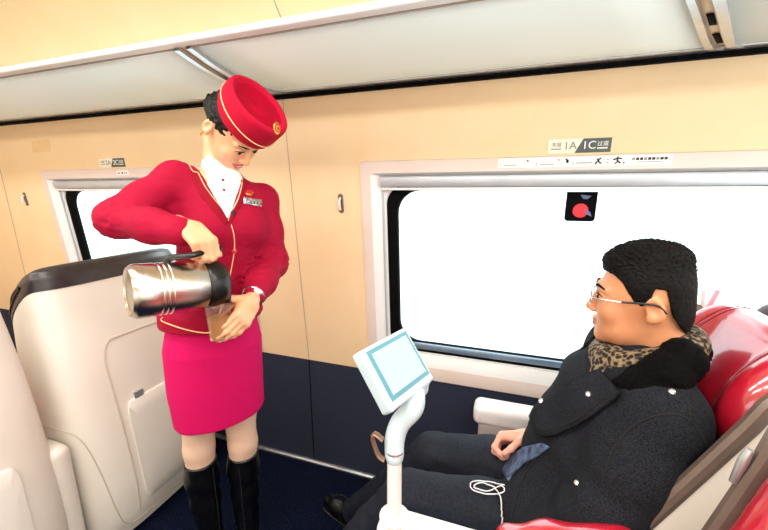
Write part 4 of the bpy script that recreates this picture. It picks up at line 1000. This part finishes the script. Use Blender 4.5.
# coat
F = Field()
F.segs([(.175, -.46, .56), (.215, -.46, .66), (.245, -.46, .76), (.285, -.465, .88), (.325, -.47, .965), (.35, -.47, 1.01)], [(.185, .125), (.185, .135), (.185, .135), (.185, .130), (.165, .095), (.10, .07)], (0, 1, 0), .03)
F.chain([sL, sL * .5 + eL * .5, eL, wL + (wL - eL) * -.12], [.074, .075, .070, .055], .04)
F.chain([sR, eR, eR * .3 + wR * .7], [.08, .072, .052], .04)
F.cap((.325, -.47, .955), sL, .08, .07, .04); F.cap((.325, -.47, .955), sR, .08, .07, .04)
F.seg((.16, -.535, .60), (.07, -.585, .57), (.11, .10), (.09, .085), (0, 1, 0), .03)
F.seg((.16, -.40, .58), (.10, -.33, .55), (.09, .09), (.08, .08), (0, 1, 0), .03)
def cf(P):
    a = .35 + np.exp(-(((P - eL) / .1) ** 2).sum(1)) + .8 * np.exp(-(((P - np.array([.15, -.55, .68])) / .1) ** 2).sum(1))
    return .005 * a * wob(P * [1, 1, 1.3], 60, 8)
F.disp = cf
coat = sdf_obj('coat', [F.mesh(.006)], [M['coat']], man, it=2)
bc_ = bvh_of(coat)
def ac(px, py): return at(px, py, -.6)
decal('lapel_flap', bc_, [ac(*p) for p in ((604, 372), (578, 383), (556, 396), (539, 410), (535, 418), (539, 430), (548, 437), (560, 436), (578, 427), (600, 414), (618, 402), (624, 394))], M['coat'], coat, .012, .010, 3)
cord('lapel_stitch', bc_, [ac(*p) for p in ((542, 411), (543, 428), (556, 432), (580, 421), (616, 398))], .0013, M['coatin'], coat, .018)
cord('armhole_seam', bc_, [ac(*p) for p in ((604, 478), (610, 458), (620, 440), (636, 425), (656, 416), (676, 414), (694, 424), (708, 448))], .0022, M['coatin'], coat, .0002)
cord('shoulder_seam', bc_, [ac(*p) for p in ((680, 385), (688, 402), (690, 420))], .0018, M['coatin'], coat, .0004)
cord('front_edge', bc_, [ac(*p) for p in ((556, 438), (542, 452), (528, 470), (518, 492), (512, 518))], .002, M['coatin'], coat, .001)
for px, py, r, o in ((547, 405, .0075, .018), (592, 398, .006, .018), (577, 483, .006, .0), (672, 392, .006, .0)):
    c = snap(bc_, ac(px, py), o); n_ = -unit(ray(px, py)); MB().lathe([(0, r), (.002, r), (.004, r * .6), (.003, 0)], c, n_, 18).build('snap_button', M['snap'], coat)
decal('denim_pocket', bvh_of(coat, trou), [ac(*p) for p in ((502, 470), (511, 457), (525, 448), (544, 443), (551, 447), (540, 456), (528, 462), (518, 471), (509, 482))], M['denim'], coat, .004, .004, 2)
# scarf, knit sweater, fur collar
nc = np.array([.335, -.47, 1.0])
F = Field(); pr_ = []
for t in np.linspace(0, 2 * math.pi, 17):
    pr_.append(np.array([.325, -.474, 1.028]) + np.array([.080 * math.cos(t), .082 * math.sin(t), .036 * math.cos(t) - .002]))
F.chain(pr_, [.032] * 17, .012); F.chain([(.258, -.50, 1.0), (.238, -.525, .955), (.228, -.53, .90)], [.032, .028, .024], .02)
F.disp = lambda P: .003 * wob(P, 110, 8)
sdf_obj('scarf', [F.mesh(.0045)], [M['scarf']], man, it=1)
F = Field(); F.seg((.262, -.47, .975), (.225, -.465, .87), (.06, .045), (.07, .045), (0, 1, 0), .02); sdf_obj('sweater', [F.mesh(.006)], [M['knit']], man)
F = Field()
fc = [at(606, 394, -.545), at(622, 393, -.575), at(643, 386, -.60), at(664, 376, -.60), at(681, 361, -.56), np.array([.40, -.48, 1.04]), np.array([.40, -.40, 1.04]), np.array([.36, -.355, 1.02]), np.array([.28, -.36, .985]), np.array([.23, -.385, .955])]
F.chain(fc, [.018, .030, .038, .041, .040, .042, .045, .042, .036, .026], .02)
F.disp = lambda P: .0045 * wob(P, 330, 10) + .003 * wob(P, 140, 8)
sdf_obj('fur_collar', [F.mesh(.0035)], [M['fur']], man)
# cuff and watch on the right wrist
wd = unit(wR - eR); hd = camdir(-1, -.06, .12, 510, 440)
F = Field(); F.cap(wR - hd * .055, wR - hd * .02, .038, .034); sdf_obj('sweater_cuff', [F.mesh(.004)], [M['knit']], man)
wc = wR - hd * .008; e1 = unit(np.cross(hd, [0, 0, 1])); e2 = np.cross(hd, e1)
wt = MB().tube([wc + (e1 * math.cos(a) * 1.12 + e2 * math.sin(a)) * .029 for a in np.linspace(0, 6.283, 33)[:-1]], .008, 8, closed=True, flat=.5).build('watch', M['goldm'], man)
MB().lathe([(0, 0), (0, .019), (.007, .019), (.009, .016), (.009, 0)], wc + camdir(.1, .6, .8, 530, 437) * .026, camdir(.1, .6, .8, 530, 437), 28).build('watch_face', M['goldm'], wt)

# earphone cable on the lap
bt_ = bvh_of(trou, coat)
def al(px, py): return at(px, py, -.58)
loop = [(505, 486), (494, 484), (480, 482), (471, 484), (472, 490), (482, 494), (496, 495), (505, 492), (503, 487), (496, 489), (486, 492), (474, 488), (480, 484), (492, 487), (499, 492), (502, 500), (503, 512), (502, 522), (500, 534)]
P = [snap(bt_, p, .003 + .002 * (i % 7) / 7) for i, p in enumerate(resample([al(*q) for q in loop], .006))]
tag(MB().tube(P, .0016, 6).build('earphone_cable', M['cable'], origin=P[0]), 'white earphone cable coiled on the passenger\'s thigh', 'cable')

# ------------------------------------------------------------------ light
wd_ = bpy.data.worlds.new('sky'); S.world = wd_; wd_.use_nodes = True
bg = wd_.node_tree.nodes['Background']; bg.inputs[0].default_value = (.93, .98, 1., 1); bg.inputs[1].default_value = 3.4
def area(name, loc, rot, sx, sy, power, col=(1, 1, 1)):
    l = bpy.data.lights.new(name, 'AREA'); l.shape = 'RECTANGLE'; l.size = sx; l.size_y = sy; l.energy = power; l.color = col
    o = bpy.data.objects.new(name, l); COL.objects.link(o); o.location = loc; o.rotation_euler = rot; return o
for x in (-2.3, -.9, .5):
    area('aisle_lamp', (x, -1.2, 2.18), (0, 0, 0), 1.16, .22, 13, (1, .97, .93)); area('added_side_lamp', (x, -2.15, 2.18), (math.radians(35), 0, 0), 1.16, .22, 20, (1, .97, .93))  # side row is added to reach the wall that the rack shades
sl = bpy.data.lights.new('low_sun', 'SUN'); sl.energy = 2.0; sl.angle = math.radians(25); sl.color = (1, .98, .96)
so = bpy.data.objects.new('low_sun', sl); COL.objects.link(so); so.rotation_euler = Vector((.50, .85, .5)).to_track_quat('Z', 'Y').to_euler()
# cove strip added on top of the rack to brighten frosted glass and upper wall
root = empty('added_cove_light', (-.75, -.557, 1.79), 'unseen slim white light strip added on top of the luggage rack rail', 'added cove light')
MB().box((XA + .05, -.566, 1.790), (XB - .05, -.548, 1.808)).build('channel', M['alu'], root, smooth=False)
MB().box((XA + .06, -.5475, 1.794), (XB - .06, -.5460, 1.806)).build('diffuser', M['lamp'], root, smooth=False)
area('added_cove_lamp', (-.75, -.53, 1.83), (math.radians(75), 0, 0), 5.0, .04, 3, (.97, 1, 1))
S.view_settings.view_transform = 'Standard'; S.view_settings.look = 'None'; S.view_settings.exposure = -0.12; S.view_settings.gamma = 1.0
